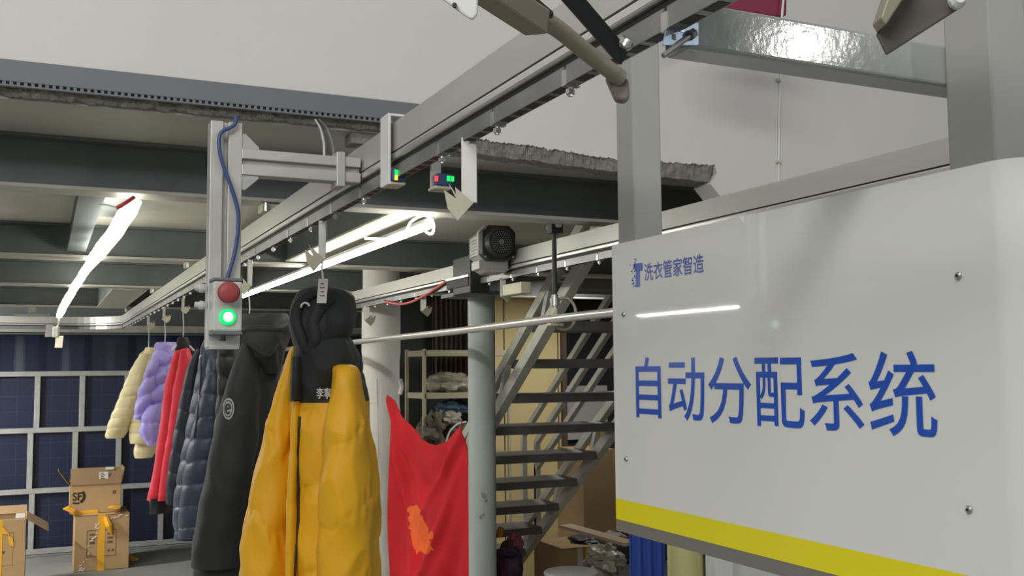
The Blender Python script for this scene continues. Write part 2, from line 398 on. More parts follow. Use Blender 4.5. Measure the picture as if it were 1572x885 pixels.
# grey steel channel on the wall edge with perforated lower lip
ch = thing('steel_channel', (-1.5, WY - 0.03, 2.53), 'long grey steel channel along the lower edge of the white wall at upper left', 'channel')
zt, zb_ = 2.592, 2.535
MB().box(-4.5, P(668, 170, Y=WY).x, WY - 0.035, WY - 0.005, zb_, zt).build('channel_web', M['greyband'], ch, bevel=0.002)
b = MB(); x = -4.5
while x < 1.05:
    b.box(x, x + 0.008, WY - 0.034, WY - 0.02, zb_ - 0.009, zb_); x += 0.0165
b.box(-4.5, 1.06, WY - 0.036, WY - 0.02, zb_ - 0.012, zb_ - 0.008)
b.build('perforated_lip', M['greyband'], ch)

# ------------------------------------------------------------------ mezzanine I-beams along X
BY = [(3.25, 2.342), (5.19, 2.342), (6.94, 2.342), (9.18, 2.342)]
bl = ['nearest dark steel beam under the mezzanine, carrying the bright lamp ends',
      'second dark steel beam back under the mezzanine, behind the film-wrapped lamp',
      'third steel beam back under the mezzanine, just above the lamp tail',
      'fourth steel beam back under the mezzanine, above the rail bend']
for (y, z), l in zip(BY, bl):
    t = thing('steel_beam', (1, y, z), l, 'beam', 'steel beams under the mezzanine')
    MB().box(-4.4, 6.5, y + 0.05, y + 0.058, z + 0.008, SZ).build('web', M['beam'], t)
    MB().box(-4.4, 6.5, y, y + 0.11, z, z + 0.012).build('bottom_flange', M['flange'], t, bevel=0.002)
    MB().box(-4.4, 6.5, y, y + 0.11, SZ - 0.01, SZ - 0.001).build('top_flange', M['beam'], t)
t = thing('steel_beam', (1, 10.9, 2.18), 'farthest grey beam over the top of the blue sheet wall', 'beam', 'steel beams under the mezzanine')
MB().box(-4.4, 4, 10.9, 11.0, 2.19, 2.262).build('web', M['flange'], t)
MB().box(-4.4, 4, 10.86, 11.04, 2.168, 2.18).build('bottom_flange', M['beam'], t)
MB().box(-4.4, 4, 10.93, 10.97, 2.26, SZ).build('top_flange', M['beam'], t)
# short joists between the beams
def joist(x0, x1, y0, y1, z0, z1, m, lab):
    t = thing('steel_joist', ((x0 + x1) / 2, (y0 + y1) / 2, z0), lab, 'joist', 'joists between the beams')
    MB().box(x0, x1, y0, y1, z0 + 0.006, z1).build('web', M['beam'], t)
    MB().box(x0 - 0.01, x1 + 0.01, y0, y1, z0, z0 + 0.008).build('bottom_flange', m, t)
x = P(175, 315, Z=2.37).x
joist(x - 0.03, x + 0.09, 3.36, 4.4, 2.43, SZ, M['beam'], 'short grey joist right behind the red-tied end of the wrapped lamp')
x = P(588, 331, Z=2.36).x
joist(x + 0.02, x + 0.2, 3.36, 5.19, 2.36, SZ, M['soffit'], 'grey box joist above the straight lamp tube')  # bottom in the pale soffit material stands in for light on it
x = P(185, 458, Z=2.34).x
joist(x - 0.1, x + 0.1, 7.05, 9.18, 2.335, SZ, M['flange'], 'pale plate joist between third and fourth beams, left of the rail')
x = P(130, 345, Z=2.36).x
joist(x - 0.03, x + 0.03, 3.36, 5.19, 2.37, SZ, M['beam'], 'thin dark joist left of the wrapped lamp')
x = P(48, 480, Z=2.30).x
t = thing('hanger_bracket', (x, 9.7, 2.26), 'small T-shaped bracket hanging over the far rail at far left', 'bracket')
MB().box(x - 0.03, x + 0.03, 9.68, 9.72, 2.30, SZ).build('stem', M['flange'], t); MB().box(x - 0.14, x + 0.14, 9.62, 9.78, 2.285, 2.30).build('foot', M['flange'], t)

# ------------------------------------------------------------------ blue wall steel frame
fr = thing('wall_lattice', (-0.5, 11.2, 0), 'pale galvanised steel frame in front of the blue sheet wall', 'frame')
FY = 11.18
for z in (1.783, 1.221, 0.623, 0.03):
    MB().box(-4.9, 1.72, FY, FY + 0.04, z - 0.025, z + 0.025).build('rail', M['frame'], fr, bevel=0.003)
def fposts(px, py, z0, z1):
    for p in px:
        x = P(p, py, Y=FY).x; MB().box(x - 0.026, x + 0.026, FY + 0.004, FY + 0.044, z0, z1).build('upright', M['frame'], fr, bevel=0.003)
fposts((-80, -12, 57, 126, 195), 617, 1.246, 1.758)
fposts((-92, -22, 46, 115, 182, 250), 705, 0.648, 1.196)
fposts((-22, 48, 120, 184, 247), 800, 0.055, 0.598)

# ================================================================== CONVEYOR RAILS
def sweep(path, o0, o1, z0, z1, mb, mi=0):
    """rectangular profile swept along an XY path; offsets to the right of travel"""
    rs = []
    for i, p in enumerate(path):
        a = Vector(path[max(i - 1, 0)]); c = Vector(path[min(i + 1, len(path) - 1)]); tt = (c - a).normalized()
        nr = Vector((tt.y, -tt.x)); q0 = Vector(p) + nr * o0; q1 = Vector(p) + nr * o1
        rs.append([(q0.x, q0.y, z0), (q1.x, q1.y, z0), (q1.x, q1.y, z1), (q0.x, q0.y, z1)])
    return mb.rings(rs, True, mi)
XR, ZT, ZB = 0.65, 2.312, 2.252
Rb = 0.42; YT = 9.85
path = [(XR, 0.25)] + [(XR, y) for y in np.linspace(0.6, YT, 20)] + [(XR - Rb + Rb * cos(a), YT + Rb * sin(a)) for a in np.linspace(0.1, pi / 2, 12)] + [(x, YT + Rb) for x in np.linspace(0, -4.2, 8)]
def conveyor(name, path, label, links, loc):
    t = thing(name, loc, label, 'rail')
    o = sweep(path, 0, 0.055, ZB, ZT, MB()).build('beam', M['alu'], t)
    mb = MB(); sweep(path, 0.006, 0.05, ZB - 0.004, ZB, mb); mb.build('groove', M['aludark'], t)
    mb = MB(); sweep(path, -0.003, 0.058, ZB - 0.020, ZB - 0.004, mb); mb.build('lip', M['alubright'], t, bevel=0.004)
    mb = MB(); sweep(path, 0.006, 0.03, ZB - 0.032, ZB - 0.020, mb); mb.build('slot', M['aludark'], t)
    for s0, s1 in links:       # straight runs along Y: each link a part with a bolt
        proto = None
        for y in np.arange(s0, s1, 0.252):
            x = path[0][0]
            if proto is None:
                lk = MB().box(x + 0.003, x + 0.024, y + 0.002, y + 0.247, ZB - 0.056, ZB - 0.030)
                for q_ in range(5): lk.box(x + 0.006, x + 0.021, y + 0.016 + q_ * 0.045, y + 0.046 + q_ * 0.045, ZB - 0.0566, ZB - 0.05, mi=1)
                proto = lk.build('chain_link', [M['chain'], M['aludark']], t)
                mb = MB().cyl((x + 0.012, y, ZB - 0.072), (x + 0.012, y, ZB - 0.045), 0.0035, n=10); mb.cyl((x + 0.012, y, ZB - 0.069), (x + 0.012, y, ZB - 0.062), 0.0065, n=6); mb.box(x + 0.0015, x + 0.026, y - 0.006, y + 0.006, ZB - 0.058, ZB - 0.036)
                mb.build('bolt', M['bolt'], proto); y00 = y
            else: part_copy(proto, (0, y - y00, 0), t)
    return t
railA = conveyor('conveyor_rail', path, 'near grey aluminium conveyor rail running overhead to a left bend at the back', [(0.47, 9.7)], (XR, 5, ZB))
mb = MB(); sweep(path[20:], 0.003, 0.024, ZB - 0.056, ZB - 0.03, mb); mb.build('chain_link', M['chain'], railA)
XR2 = 1.84
path2 = [(XR2, y) for y in (0.6, 2, 4, 6, 6.75)]
railB = conveyor('conveyor_rail', path2, 'second conveyor rail passing behind the white sign and the gear motor', [(0.7, 6.6)], (XR2, 4, ZB))
# brackets joining rail A to the beam flanges
for (y, z), l in zip(BY, ('rail bracket under the nearest mezzanine beam', 'rail bracket under the second mezzanine beam', 'rail bracket under the third mezzanine beam', 'rail bracket under the fourth mezzanine beam')):
    t = thing('rail_bracket', (XR + 0.02, y + 0.05, ZT), 'small pale clamp, ' + l, 'bracket', 'rail brackets')
    MB().box(XR - 0.02, XR + 0.06, y + 0.02, y + 0.09, ZT, ZT + 0.03).build('clamp', M['cream'], t, bevel=0.004)
    mb = MB()
    for dx in (-0.01, 0.05): mb.cyl((XR + dx, y + 0.005, ZT + 0.0), (XR + dx, y + 0.005, ZT + 0.026), 0.006, n=8)
    mb.build('bolt', M['bolt'], t)

# ------------------------------------------------------------------ carriers with fork plates
def carrier(root_loc, arm_len, arm_w, side, label, fork=True, thick=0.003, scale=1.0):
    """flat arm hanging from the chain and a swallow-tailed fork plate at its foot"""
    t = thing('hook_carrier', root_loc, label, 'hook', 'hook carriers on the conveyor')
    c = Vector(root_loc); R = RH; D = Vector((0, 0, -1))
    MB().obox(c + D * (arm_len / 2), R * arm_w / 2, FH * thick, D * (arm_len / 2)).build('arm', M['alu'], t, bevel=0.001)
    if fork:
        e = c + D * arm_len
        # outline in units of the arm width, u to the fork side, v up
        pts = [(0.3, -0.12), (-0.75, -1.12), (-1.42, -0.25), (-1.65, 0.96), (-0.83, 0.29), (-0.9, 1.04)]
        pr2 = [(-0.83, 0.29), (-1.37, 1.42), (-1.08, 1.0), (-0.86, 0.6)]
        mb = MB()
        for pl_, o_ in ((pts, -0.006), (pr2, 0.004)):
            mb.prism([e + R * (u * arm_w * side * scale) + Vector((0, 0, v * arm_w * scale)) + FH * (o_ - 0.02 * (u + 0.5)) for u, v in pl_], FH * 0.003)
        mb.build('fork_plate', M['forkp'], t)
    MB().cyl(c + D * 0.006 - FH * 0.007, c + D * 0.006 + FH * 0.007, min(0.005, arm_w * .3), n=10).build('bolt', M['bolt'], t)
    return t
CX = XR + 0.014
def car(px, py0, py1, wpx, side, label, X=CX, **k):
    a = P(px, py0, X=X); e = P(px, py1, X=X); d = (a - Vector((0, 0, CAMZ))).dot(Vector(FW))
    a.z = min(a.z, ZB - 0.05)
    return carrier(a, a.z - e.z, wpx * d / FPX, side, label, **k), d
car(720, 208, 312, 24, 1, 'wide flat arm with pale fork plate below the rail, nearest of the hook carriers')
car(495, 332, 398, 11, 1, 'flat arm with fork plate holding the mustard coat hanger', scale=1.6)
car(384, 396, 440, 7, 1, 'flat arm with fork plate above the black coat', scale=1.7)
for px, y0, y1, l in ((228, 486, 500, 'small carrier above the cream jacket'), (252, 473, 490, 'small carrier above the lilac jacket'), (281, 458, 476, 'small carrier above the red jacket'), (331, 428, 450, 'small carrier above the navy coat')):
    car(px, y0, y1, 4, -1, l, scale=1.4)
X2c = XR2 + 0.01
for px, y0, y1, l in ((563, 462, 492, 'carrier under the far rail in front of the white column'), (650, 442, 478, 'carrier under the far rail beside the red hose'), (772, 422, 456, 'carrier under the far rail just right of the grey pole')):
    car(px, y0, y1, 9, -1, l, X=X2c, scale=0.9)

# ------------------------------------------------------------------ sensors and U-brackets
def sensor(px_c, py_top, py_bot, wpx, X, label, colors, toprail):
    a = P(px_c, py_top, X=X); e = P(px_c, py_bot, X=X); d = (a - Vector((0, 0, CAMZ))).dot(Vector(FW)); w_ = wpx * d / FPX
    t = thing('sensor_bracket', (a.x, a.y, e.z), label, 'sensor', 'sensor brackets on the near rail')
    pm = MB().box(a.x - 0.003, a.x + 0.003, a.y - w_ * 1.0, a.y + w_ * 1.0, e.z, a.z) if toprail else MB().box(a.x - w_ * .1, a.x + w_ * .95, a.y - 0.003, a.y + 0.003, e.z, ZB - 0.04)
    pm.build('plate', M['white'] if toprail else M['alu'], t, bevel=0.001)
    mb = MB().box(a.x, a.x + 0.035, a.y - w_, a.y + w_, e.z, e.z + 0.006)
    if toprail: MB().box(a.x, a.x + 0.10, a.y - w_, a.y + w_, a.z - 0.006, a.z).build('top_hook', M['white'], t, bevel=0.002)
    mb.build('foot', M['cream'], t, bevel=0.002)
    MB().box(a.x + 0.004, a.x + 0.034, a.y - w_ * 1.2, a.y + w_ * 0.6, e.z + 0.006, e.z + 0.030).build('sensor_body', M['sensor'], t, bevel=0.003)
    for i, (m, du, dv) in enumerate(colors):
        q = Vector((a.x + 0.004 + du, a.y - w_ * 1.2 - 0.001, e.z + 0.018 + dv))
        MB().obox(q, (0.003, 0, 0), (0, 0.002, 0), (0, 0, 0.005)).build('indicator_lamp', M[m], t)
    return t
sensor(592, 178, 286, 20, XR - 0.012, 'white U-bracket over the near rail with green and amber sensor lamp', [('ledg', 0.008, 0.006), ('ledy', 0.008, -0.005)], True)
sensor(662, 225, 292, 16, XR + 0.03, 'white bracket under the near rail with red and green sensor lamps', [('ledr', -0.003, 0), ('ledg', 0.022, 0.002), ('ledg', 0.03, 0.002)], False)

# ================================================================== POSTS, CROSSBEAM, SIGN
pa = MB().box(1.105, 1.174, 1.774, 1.842, 1.5, 2.62).build('steel_post', M['post'], bevel=0.004); tag(pa, 'square grey steel post behind the left edge of the sign', 'post', 'square steel posts')
pb = MB().box(1.105, 1.174, 0.899, 0.974, 1.5, 2.62).build('steel_post', M['post'], bevel=0.004); tag(pb, 'square grey steel post rising behind the right end of the sign', 'post', 'square steel posts')
cb = thing('crossbeam', (0.9, 0.985, 2.18), 'glossy grey square crossbeam from near rail to right post, catching a bright lamp glint', 'beam')
MB().box(0.685, 1.168, 0.9745, 1.0245, 2.179, 2.2365).build('beam', M['beamgloss'], cb, bevel=0.005, seg=3)
q = [P(*p, Y=0.972) for p in ((1016, 70), (1070, 70), (1070, 36), (1022, 44))]
MB().prism(q, (0, -0.003, 0)).build('galvanised_plate', M['galv'], cb)
a, c = P(1018, 86, Y=0.966), P(1066, 50, Y=0.966)
mb = MB().cyl(a, c, 0.0032, n=10); mb.cyl(c - Vector((0.006, 0, 0.0045)), c, 0.0062, n=6); mb.build('bolt', M['chain'], cb)

XS = 1.053
sg = thing('sign_panel', (XS, 1.3, 1.47), 'large white glossy sign panel with blue Chinese lettering and yellow bottom stripe', 'sign')
Rc = 0.045; Yc = 0.868
prof = [(XS, 1.780), (XS, 1.775)] + [(XS, y) for y in np.linspace(1.7, Yc, 9)] + [(XS + Rc - Rc * cos(a), Yc - Rc * sin(a)) for a in np.linspace(0.08, pi / 2, 18)] + [(XS + Rc + 0.12, Yc - Rc), (XS + Rc + 0.3, Yc - Rc)]
def signstrip(z0, z1, name, m):
    rs = []
    for i, p in enumerate(prof):
        a_, c_ = Vector(prof[max(i - 1, 0)]), Vector(prof[min(i + 1, len(prof) - 1)]); tt = (c_ - a_).normalized(); nr = Vector((-tt.y, tt.x)) * 0.003
        if nr.dot(Vector((1, 1)) if i > 2 else Vector((1, 0))) < 0: nr = -nr
        rs.append([(p[0], p[1], z0), (p[0], p[1], z1), (p[0] + nr.x, p[1] + nr.y, z1), (p[0] + nr.x, p[1] + nr.y, z0)])
    return MB().rings(rs).build(name, m, sg, smooth=True)
ZS0, ZS1 = 1.4695, 2.05
ms = [(1.538, ZS1), (1.497, 1.538), (ZS0, 1.497)]
signstrip(1.538, ZS1, 'board', M['sign']); signstrip(1.497, 1.538, 'yellow_stripe', M['yellow'])
signstrip(1.474, 1.497, 'lower_lip', M['lip'])
MB().box(XS + 0.003, XS + 0.046, 1.774, 1.779, 1.48, ZS1 - 0.004).build('side_return', M['sign'], sg, bevel=0.001)
MB().box(XS + 0.003, XS + 0.046, 0.98, 1.765, 1.4745, 1.4775).build('bottom_return', M['lip'], sg)
xd, yd = (0, -1, 0), (0, 0, 1)
XL = XS - 0.0008
def sp(px, py): return P(px, py, X=XL)
LX0, LX1 = sp(976, 600).y, sp(1437, 600).y
o = lettering('lettering', '自动分配系统', M['blueink'], sg, (XL, LX0, 1.703), xd, yd, LX0 - LX1, 0.1165, 0.0, bold=0.006)
y0 = sp(989, 420).y; y1 = sp(1080, 400).y
lettering('small_lettering', '洗衣管家智造', M['inkfaded'], sg, (XL, y0, 1.966), xd, yd, y0 - y1, 0.034, 0.0, bold=0.009)
# pictogram left of the small lettering: a solid T-like block breaking into pixels on its left
def lq(px, py): v = sp(px, py); return (XL, v.y, v.z)
mb = MB()
def quad(x0, y0_, x1, y1_, k=-0.1):
    pts = [(x0, y0_), (x1, y0_ + k * (x1 - x0)), (x1, y1_ + k * (x1 - x0)), (x0, y1_)]
    mb.add([lq(*p) for p in pts], [(0, 1, 2, 3)])
quad(974.5, 405, 986.5, 416.5); quad(976, 416, 982.3, 441); quad(972.5, 405.5, 975, 413)
rnd = random.Random(3)
for i in range(34):
    yy = rnd.uniform(406, 440); xx = rnd.uniform(964.5 if yy < 416 else 968.5, 975.5); s_ = rnd.uniform(0.7, 1.8)
    quad(xx, yy, xx + s_, yy + s_ * 1.1)
quad(973.5, 397.5, 976.3, 398.6); quad(975.6, 398, 976.6, 401); quad(974.2, 401.5, 975.4, 405)
mb.build('logo_mark', M['inkfaded'], sg)
for px, py, s in ((958, 483, 0.0055), (962, 705, 0.0055), (1472, 424, 0.0052), (1488, 783, 0.0052)):
    q = P(px, py, X=XS)
    sc_ = MB().lathe(q, (-1, 0, 0), [(0, s), (0.002, s), (0.0035, s * 0.75), (0.004, s * 0.4), (0.0025, s * 0.35)], n=16).build('screw', M['bolt'], sg)
    MB().cyl(q + Vector((-0.0032, 0, 0)), q + Vector((-0.0043, 0, 0)), s * 0.42, n=6).build('hex_socket', M['aludark'], sc_)

# ------------------------------------------------------------------ aluminium drop post with push-button box
AY = 2.2
xl, xr_ = P(322, 300, Y=AY).x, P(371, 300, Y=AY).x
zt, zb_ = P(340, 186, Y=AY).z, P(340, 534, Y=AY).z
dp = thing('drop_post', (xl + 0.03, AY, zb_), 'slotted aluminium drop post at left with a braced arm to the near rail', 'post')
mb = MB(); wd = xr_ - xl; g = xl + wd * 0.40
mb.box(xl, g, AY, AY + 0.045, zb_, zt); mb.box(g + wd * 0.16, xr_, AY, AY + 0.045, zb_, zt); mb.box(g - 0.002, g + wd * 0.17, AY + 0.012, AY + 0.045, zb_, zt)
mb.build('profile', M['alu'], dp, bevel=0.0015)
MB().box(xl + wd * 0.05, xr_ - wd * 0.03, AY - 0.004, AY + 0.05, zb_ - 0.003, zb_ + 0.014).build('end_cap', M['cab'], dp)
za0, za1 = P(372, 268, Y=AY).z, P(372, 228, Y=AY).z
mb = MB(); hh = za1 - za0
mb.box(xr_, XR - 0.005, AY, AY + 0.04, za1 - hh * 0.38, za1); mb.box(xr_, XR - 0.005, AY, AY + 0.04, za0, za0 + hh * 0.4); mb.box(xr_, XR - 0.005, AY + 0.012, AY + 0.04, za0 + 0.005, za1 - 0.005)
mb.build('arm', M['alu'], dp, bevel=0.0015)
for sgn, z in ((1, za1), (-1, za0)):
    gx = 0.037
    MB().prism([(xr_, AY + 0.004, z), (xr_ + gx, AY + 0.004, z), (xr_ + gx, AY + 0.004, z + sgn * 0.006), (xr_ + 0.008, AY + 0.004, z + sgn * 0.033), (xr_, AY + 0.004, z + sgn * 0.033)], (0, 0.03, 0)).build('gusset', M['alubright'], dp, bevel=0.001)
MB().box(XR - 0.062, XR - 0.042, AY - 0.005, AY + 0.05, za0 - 0.012, za1 + 0.010).build('end_plate', M['alu'], dp, bevel=0.002)
bx = thing('button_box', (xl + 0.02, AY - 0.06, 1.87), 'grey emergency box on the drop post with red button and lit green lamp', 'control box')
BYf = AY - 0.055
x0, x1 = P(327, 470, Y=BYf).x, P(372, 470, Y=BYf).x; z0, z1 = P(350, 509, Y=BYf).z, P(350, 432, Y=BYf).z
MB().box(x0, x1, BYf, AY - 0.001, z0, z1).build('housing', M['cab'], bx, bevel=0.004)
MB().box(x0 - 0.001, x1 + 0.001, BYf - 0.001, AY - 0.001, z1, z1 + 0.007).build('lid', M['cabdark'], bx, bevel=0.002)
MB().box(x0 - 0.001, x1 + 0.001, BYf - 0.001, AY - 0.001, z0 - 0.007, z0).build('base', M['cabdark'], bx, bevel=0.002)
q = P(352, 449, Y=BYf - 0.03)
MB().lathe((q.x, BYf, q.z), (0, -1, 0), [(0, 0.012), (0.016, 0.012), (0.017, 0.022), (0.026, 0.0225), (0.031, 0.018), (0.033, 0.006)], n=28).build('red_button', M['btn'], bx, smooth=True)
q = P(350, 487, Y=BYf - 0.006)
gl = MB().lathe((q.x, BYf, q.z), (0, -1, 0), [(0, 0.0165), (0.006, 0.0165), (0.009, 0.013)], n=28).build('green_lamp', M['green'], bx)
MB().lathe((q.x, BYf - 0.0085, q.z), (0, -1, 0), [(0, 0.0105), (0.003, 0.009), (0.0045, 0.004)], n=24).build('lens', M['greenc'], gl, smooth=True)
mb = MB()
for zc in (z1 - 0.012, (z0 + z1) / 2 + 0.004):
    qq = Vector((xl - 0.004, AY + 0.01, zc)); mb.lathe(qq, (-1, 0, 0.1), [(0, 0.008), (0.006, 0.010), (0.012, 0.010), (0.014, 0.007), (0.022, 0.006)], n=12)
mb.build('cable_gland', M['cab'], bx)
pts = [P(*p, Y=AY - 0.012) for p in ((362, 178), (361, 190), (352, 197), (341, 202), (336, 216), (340, 245), (354, 285), (364, 318), (366, 345), (361, 385), (352, 418), (349, 430))]
tag(MB().tube(pts, 0.0042, n=10, smooth_n=6).build('power_cable', M['cable'], smooth=True), 'blue cable curving down the drop post into the button box', 'cable')
for k, (dx, l, mm) in enumerate(((0, 'left pale wire looping from the slab edge to the arm end', 'cablew'), (7, 'middle dark wire looping from the slab edge to the arm end', 'cableb'), (14, 'right grey wire looping from the slab edge to the arm end', 'chain'))):
    pts = [P(484 + dx * 0.4, 184, Y=2.78), P(492 + dx * 0.7, 198, Y=2.6), P(497 + dx * 0.9, 220, Y=2.4), P(498 + dx, 240, Y=2.3), P(503 + dx * 0.4, 250, Y=2.24), P(512 + dx * 0.2, 252, Y=2.22)]
    tag(MB().tube(pts, 0.003, n=8, smooth_n=5).build('signal_wire', M[mm], smooth=True), l, 'wire', 'wires at the arm end')

# ================================================================== LAMPS
lt = thing('tube_lamp', (1.23, 5, 2.31), 'straight glowing tube lamp under the mezzanine above the coats', 'lamp')
x = P(650, 350, Z=2.31).x
MB().box(x - 0.012, x + 0.022, 3.37, 7.05, 2.322, 2.336).build('batten', M['white'], lt, bevel=0.002)
MB().tube([(x, 3.37, 2.311), (x, 7.05, 2.311)], 0.014, n=14).build('tube', M['led'], lt, smooth=True)
pts = [P(*p, Y=3.3) for p in ((560, 366), (600, 367), (622, 356), (632, 340), (652, 331), (665, 342), (664, 358), (655, 357), (648, 345))]
MB().tube(pts, 0.004, n=8, smooth_n=6).build('glowing_lamp_cable', M['led'], lt, smooth=True)  # cable is no lamp; it is given the tube's glow as its surface
wl = thing('wrapped_lamp', (0.23, 5, 2.29), 'lumpy film-wrapped glowing lamp tied with red tape, at left', 'lamp')
cl = [P(204, 312, Y=3.24), P(190, 336, Y=3.6), P(170, 366, Y=4.2), P(146, 396, Y=5.0), P(128, 420, Y=6.0), P(108, 452, Y=7.4), P(94, 478, Y=8.6), P(91, 486, Y=8.9)]
cs = catmull(cl, 10); rs = []
for i, c in enumerate(cs):
    tt = i / (len(cs) - 1); wpx = np.interp(tt, [0, 0.1, 0.3, 0.42, 0.55, 0.7, 0.85, 1], [13, 15, 14, 12, 7.5, 7.0, 6.5, 5])
    d = (c - Vector((0, 0, CAMZ))).dot(Vector(FW)); r = wpx * d / FPX
    ring = []
    for k in range(18):
        a = 2 * pi * k / 18; n_ = 1 + 0.22 * noise.noise((c.y * 2.5, cos(a) * 1.5, sin(a) * 1.5))
        ring.append(c + (RH * cos(a) + Vector((0, 0, 1)) * sin(a) * 0.55) * r * n_)
    rs.append(ring)
MB().rings(rs).build('film', M['wrap'], wl, smooth=True)
a, c = P(179, 320, Y=3.19), P(206, 303, Y=3.2)
MB().tube([a, (a + c) / 2 + Vector((0, -0.006, -0.002)), c], 0.006, n=8, smooth_n=4).build('red_tape', M['redp'], wl)
MB().tube([P(150, 313, Y=3.19), P(165, 315, Y=3.19), P(180, 319, Y=3.19)], 0.0025, n=6).build('tie', M['white'], wl)
e = cl[-1]
sw = thing('pull_switch', (e.x, e.y, e.z - 0.2), 'small white switch dangling on a cord below the wrapped lamp', 'switch')
MB().tube([e, P(90, 497, Y=8.9), P(87, 504, Y=8.9)], 0.008, n=6).build('cord', M['cablew'], sw)
q = P(86, 510, Y=8.9); MB().obox(q, RH * 0.024, FH * 0.02, Vector((0, 0, 0.045))).build('body', M['white'], sw, bevel=0.01)
q = P(76, 508, Y=10.2); tag(MB().obox(q, RH * 0.038, FH * 0.004, Vector((0.004, 0, 0.06))).build('junction_plate', M['shade'], bevel=0.004), 'dull grey plate hanging below the far rail beside the pull switch', 'plate')
q = P(91, 525, Y=10.2); tag(MB().obox(q, RH * 0.036, FH * 0.004, Vector((0.004, 0, 0.055))).build('paper_tag', M['cream'], bevel=0.002), 'cream square tag hanging below the pull switch', 'tag')

# ================================================================== GEAR MOTOR ON RAIL B
mt = thing('gear_motor', (1.78, 4.1, 2.2), 'grey gear motor with black round fan cover on the far rail', 'motor')
q = P(766, 373, X=1.76); ax = Vector((-0.12, -1, 0)).normalized(); sd = Vector((1, -0.12, 0)).normalized(); up = Vector((0, 0, 1))
d = (q - Vector((0, 0, CAMZ))).dot(Vector(FW)); k = d / FPX
def octa(c, r, ch=0.62): return [c + sd * (r * u) + up * (r * v) for u, v in ((-1, -ch), (-ch, -1), (ch, -1), (1, -ch), (1, ch), (ch, 1), (-ch, 1), (-1, ch))]
def octa_prism(c0, r, L): return MB().prism(octa(c0, r), -ax * L)
octa_prism(q + ax * 0.0, 27 * k, 0.05).build('fan_shroud', M['black'], mt, bevel=0.004)
c0 = q + ax * 0.0
fc = MB().lathe(c0, ax, [(0, 24 * k), (0.022, 23 * k), (0.034, 20 * k), (0.036, 19 * k)], n=32).build('fan_cover', M['black'], mt, smooth=False, bevel=0.0)
mb = MB()
for ring_r, nh in ((6.5, 10), (9.5, 16), (12.5, 22), (15.5, 28)):
    for i in range(nh):
        a = 2 * pi * i / nh; p = c0 + ax * 0.0365 + (sd * cos(a) + up * sin(a)) * ring_r * k
        mb.cyl(p, p + ax * 0.0015, 0.9 * k, n=6)
mb.cyl(c0 + ax * 0.036, c0 + ax * 0.039, 4.2 * k, n=18)
mb.build('grille', M['fan'], fc)
octa_prism(q - ax * 0.05, 29 * k, 0.02).build('end_shield', M['motor'], mt, bevel=0.004)
mb = MB(); mb.prism(octa(q - ax * 0.07 - up * 1 * k, 24 * k), -ax * 0.16)
for i in range(7):
    z = -16 + i * 5; mb.obox(q - ax * 0.15 + up * z * k, ax * 0.075, sd * 26 * k, up * 0.8 * k)
mb.build('motor_body', M['motor'], mt, bevel=0.003)
gb = q - ax * 0.05 - up * 32 * k
mb = MB(); mb.obox(gb - ax * 0.06 - sd * 3 * k, ax * 0.06, sd * 24 * k, up * 7 * k); mb.prism([gb - ax * 0.0 + sd * u * k + up * v * k for u, v in ((-24, -6), (-14, -12), (16, -12), (24, -6))], -ax * 0.12)
mb.build('terminal_box', M['motor'], mt, bevel=0.004)
mb = MB().lathe(gb - ax * 0.02 - sd * 24 * k, -sd, [(0, 6 * k), (0.006, 6 * k), (0.008, 4 * k)], n=16)
for u, v in ((-22, -22), (22, -22), (-22, 22)): p = q + ax * 0.0 + sd * u * k + up * v * k; mb.cyl(p, p + ax * 0.008, 1.6 * k, n=8)
mb.build('bolt', M['bolt'], mt)
a = P(712, 385, X=1.80); MB().box(a.x - 0.01, a.x + 0.09, a.y - 0.1, a.y + 0.12, 2.15, 2.33).build('gearbox', M['black'], mt, bevel=0.006)
e = P(705, 402, X=1.79); mb = MB().box(e.x - 0.004, e.x + 0.05, e.y - 0.12, e.y + 0.16, 2.185, 2.225); mb.build('guard', M['aludark'], mt, bevel=0.003)
MB().box(e.x - 0.008, e.x + 0.05, e.y - 0.125, e.y + 0.165, 2.225, 2.24).build('guard_top', M['alubright'], mt, bevel=0.003)
pc = P(740, 415, X=1.98)
MB().box(1.83, 2.08, 4.45, 4.8, 2.155, 2.175).build('mounting_plate', M['beam'], mt, bevel=0.002)
a = P(795, 418, X=1.83); tag(MB().box(a.x - 0.01, a.x + 0.04, a.y - 0.05, a.y + 0.14, 2.115, 2.165).build('limit_switch', M['cream'], bevel=0.005), 'cream limit switch under the far rail right of the motor', 'switch')
pts = [P(*p, X=1.83) for p in ((590, 462), (608, 467), (628, 465), (650, 455), (672, 441), (688, 430))]
tag(MB().tube(pts, 0.007, n=10, smooth_n=6).build('air_hose', M['hose'], smooth=True), 'red hose sagging under the far rail left of the motor', 'hose')

# ------------------------------------------------------------------ hanging bar on a threaded rod
XB_ = 1.76
hb = thing('hanging_bar', (XB_, 4, 1.97), 'long pale round hanging bar crossing behind the coats to the sign', 'bar')
A, B = P(1000, 473, X=XB_), P(433, 537, X=XB_)
m_ = P(535, 526.5, X=XB_); c_ = P(852, 490, X=XB_)
MB().tube([A, P(943, 480, X=XB_), c_, P(700, 509, X=XB_), m_, B], 0.0165, n=18).build('tube', M['rodw'], hb, smooth=True)
rd = thing('hanger_rod', (XB_, c_.y, c_.z), 'dark vertical drop rod with clamp holding the hanging bar', 'rod')
tp = P(852, 344, X=XB_ + 0.01)
MB().cyl((XB_, c_.y, tp.z - 0.04), (XB_, c_.y, c_.z + 0.06), 0.0095, n=14).build('rod', M['darkrod'], rd, smooth=True)
MB().box(XB_ - 0.02, XB_ + 0.03, c_.y - 0.02, c_.y + 0.02, tp.z - 0.04, tp.z).build('top_clamp', M['black'], rd, bevel=0.003)
mb = MB()
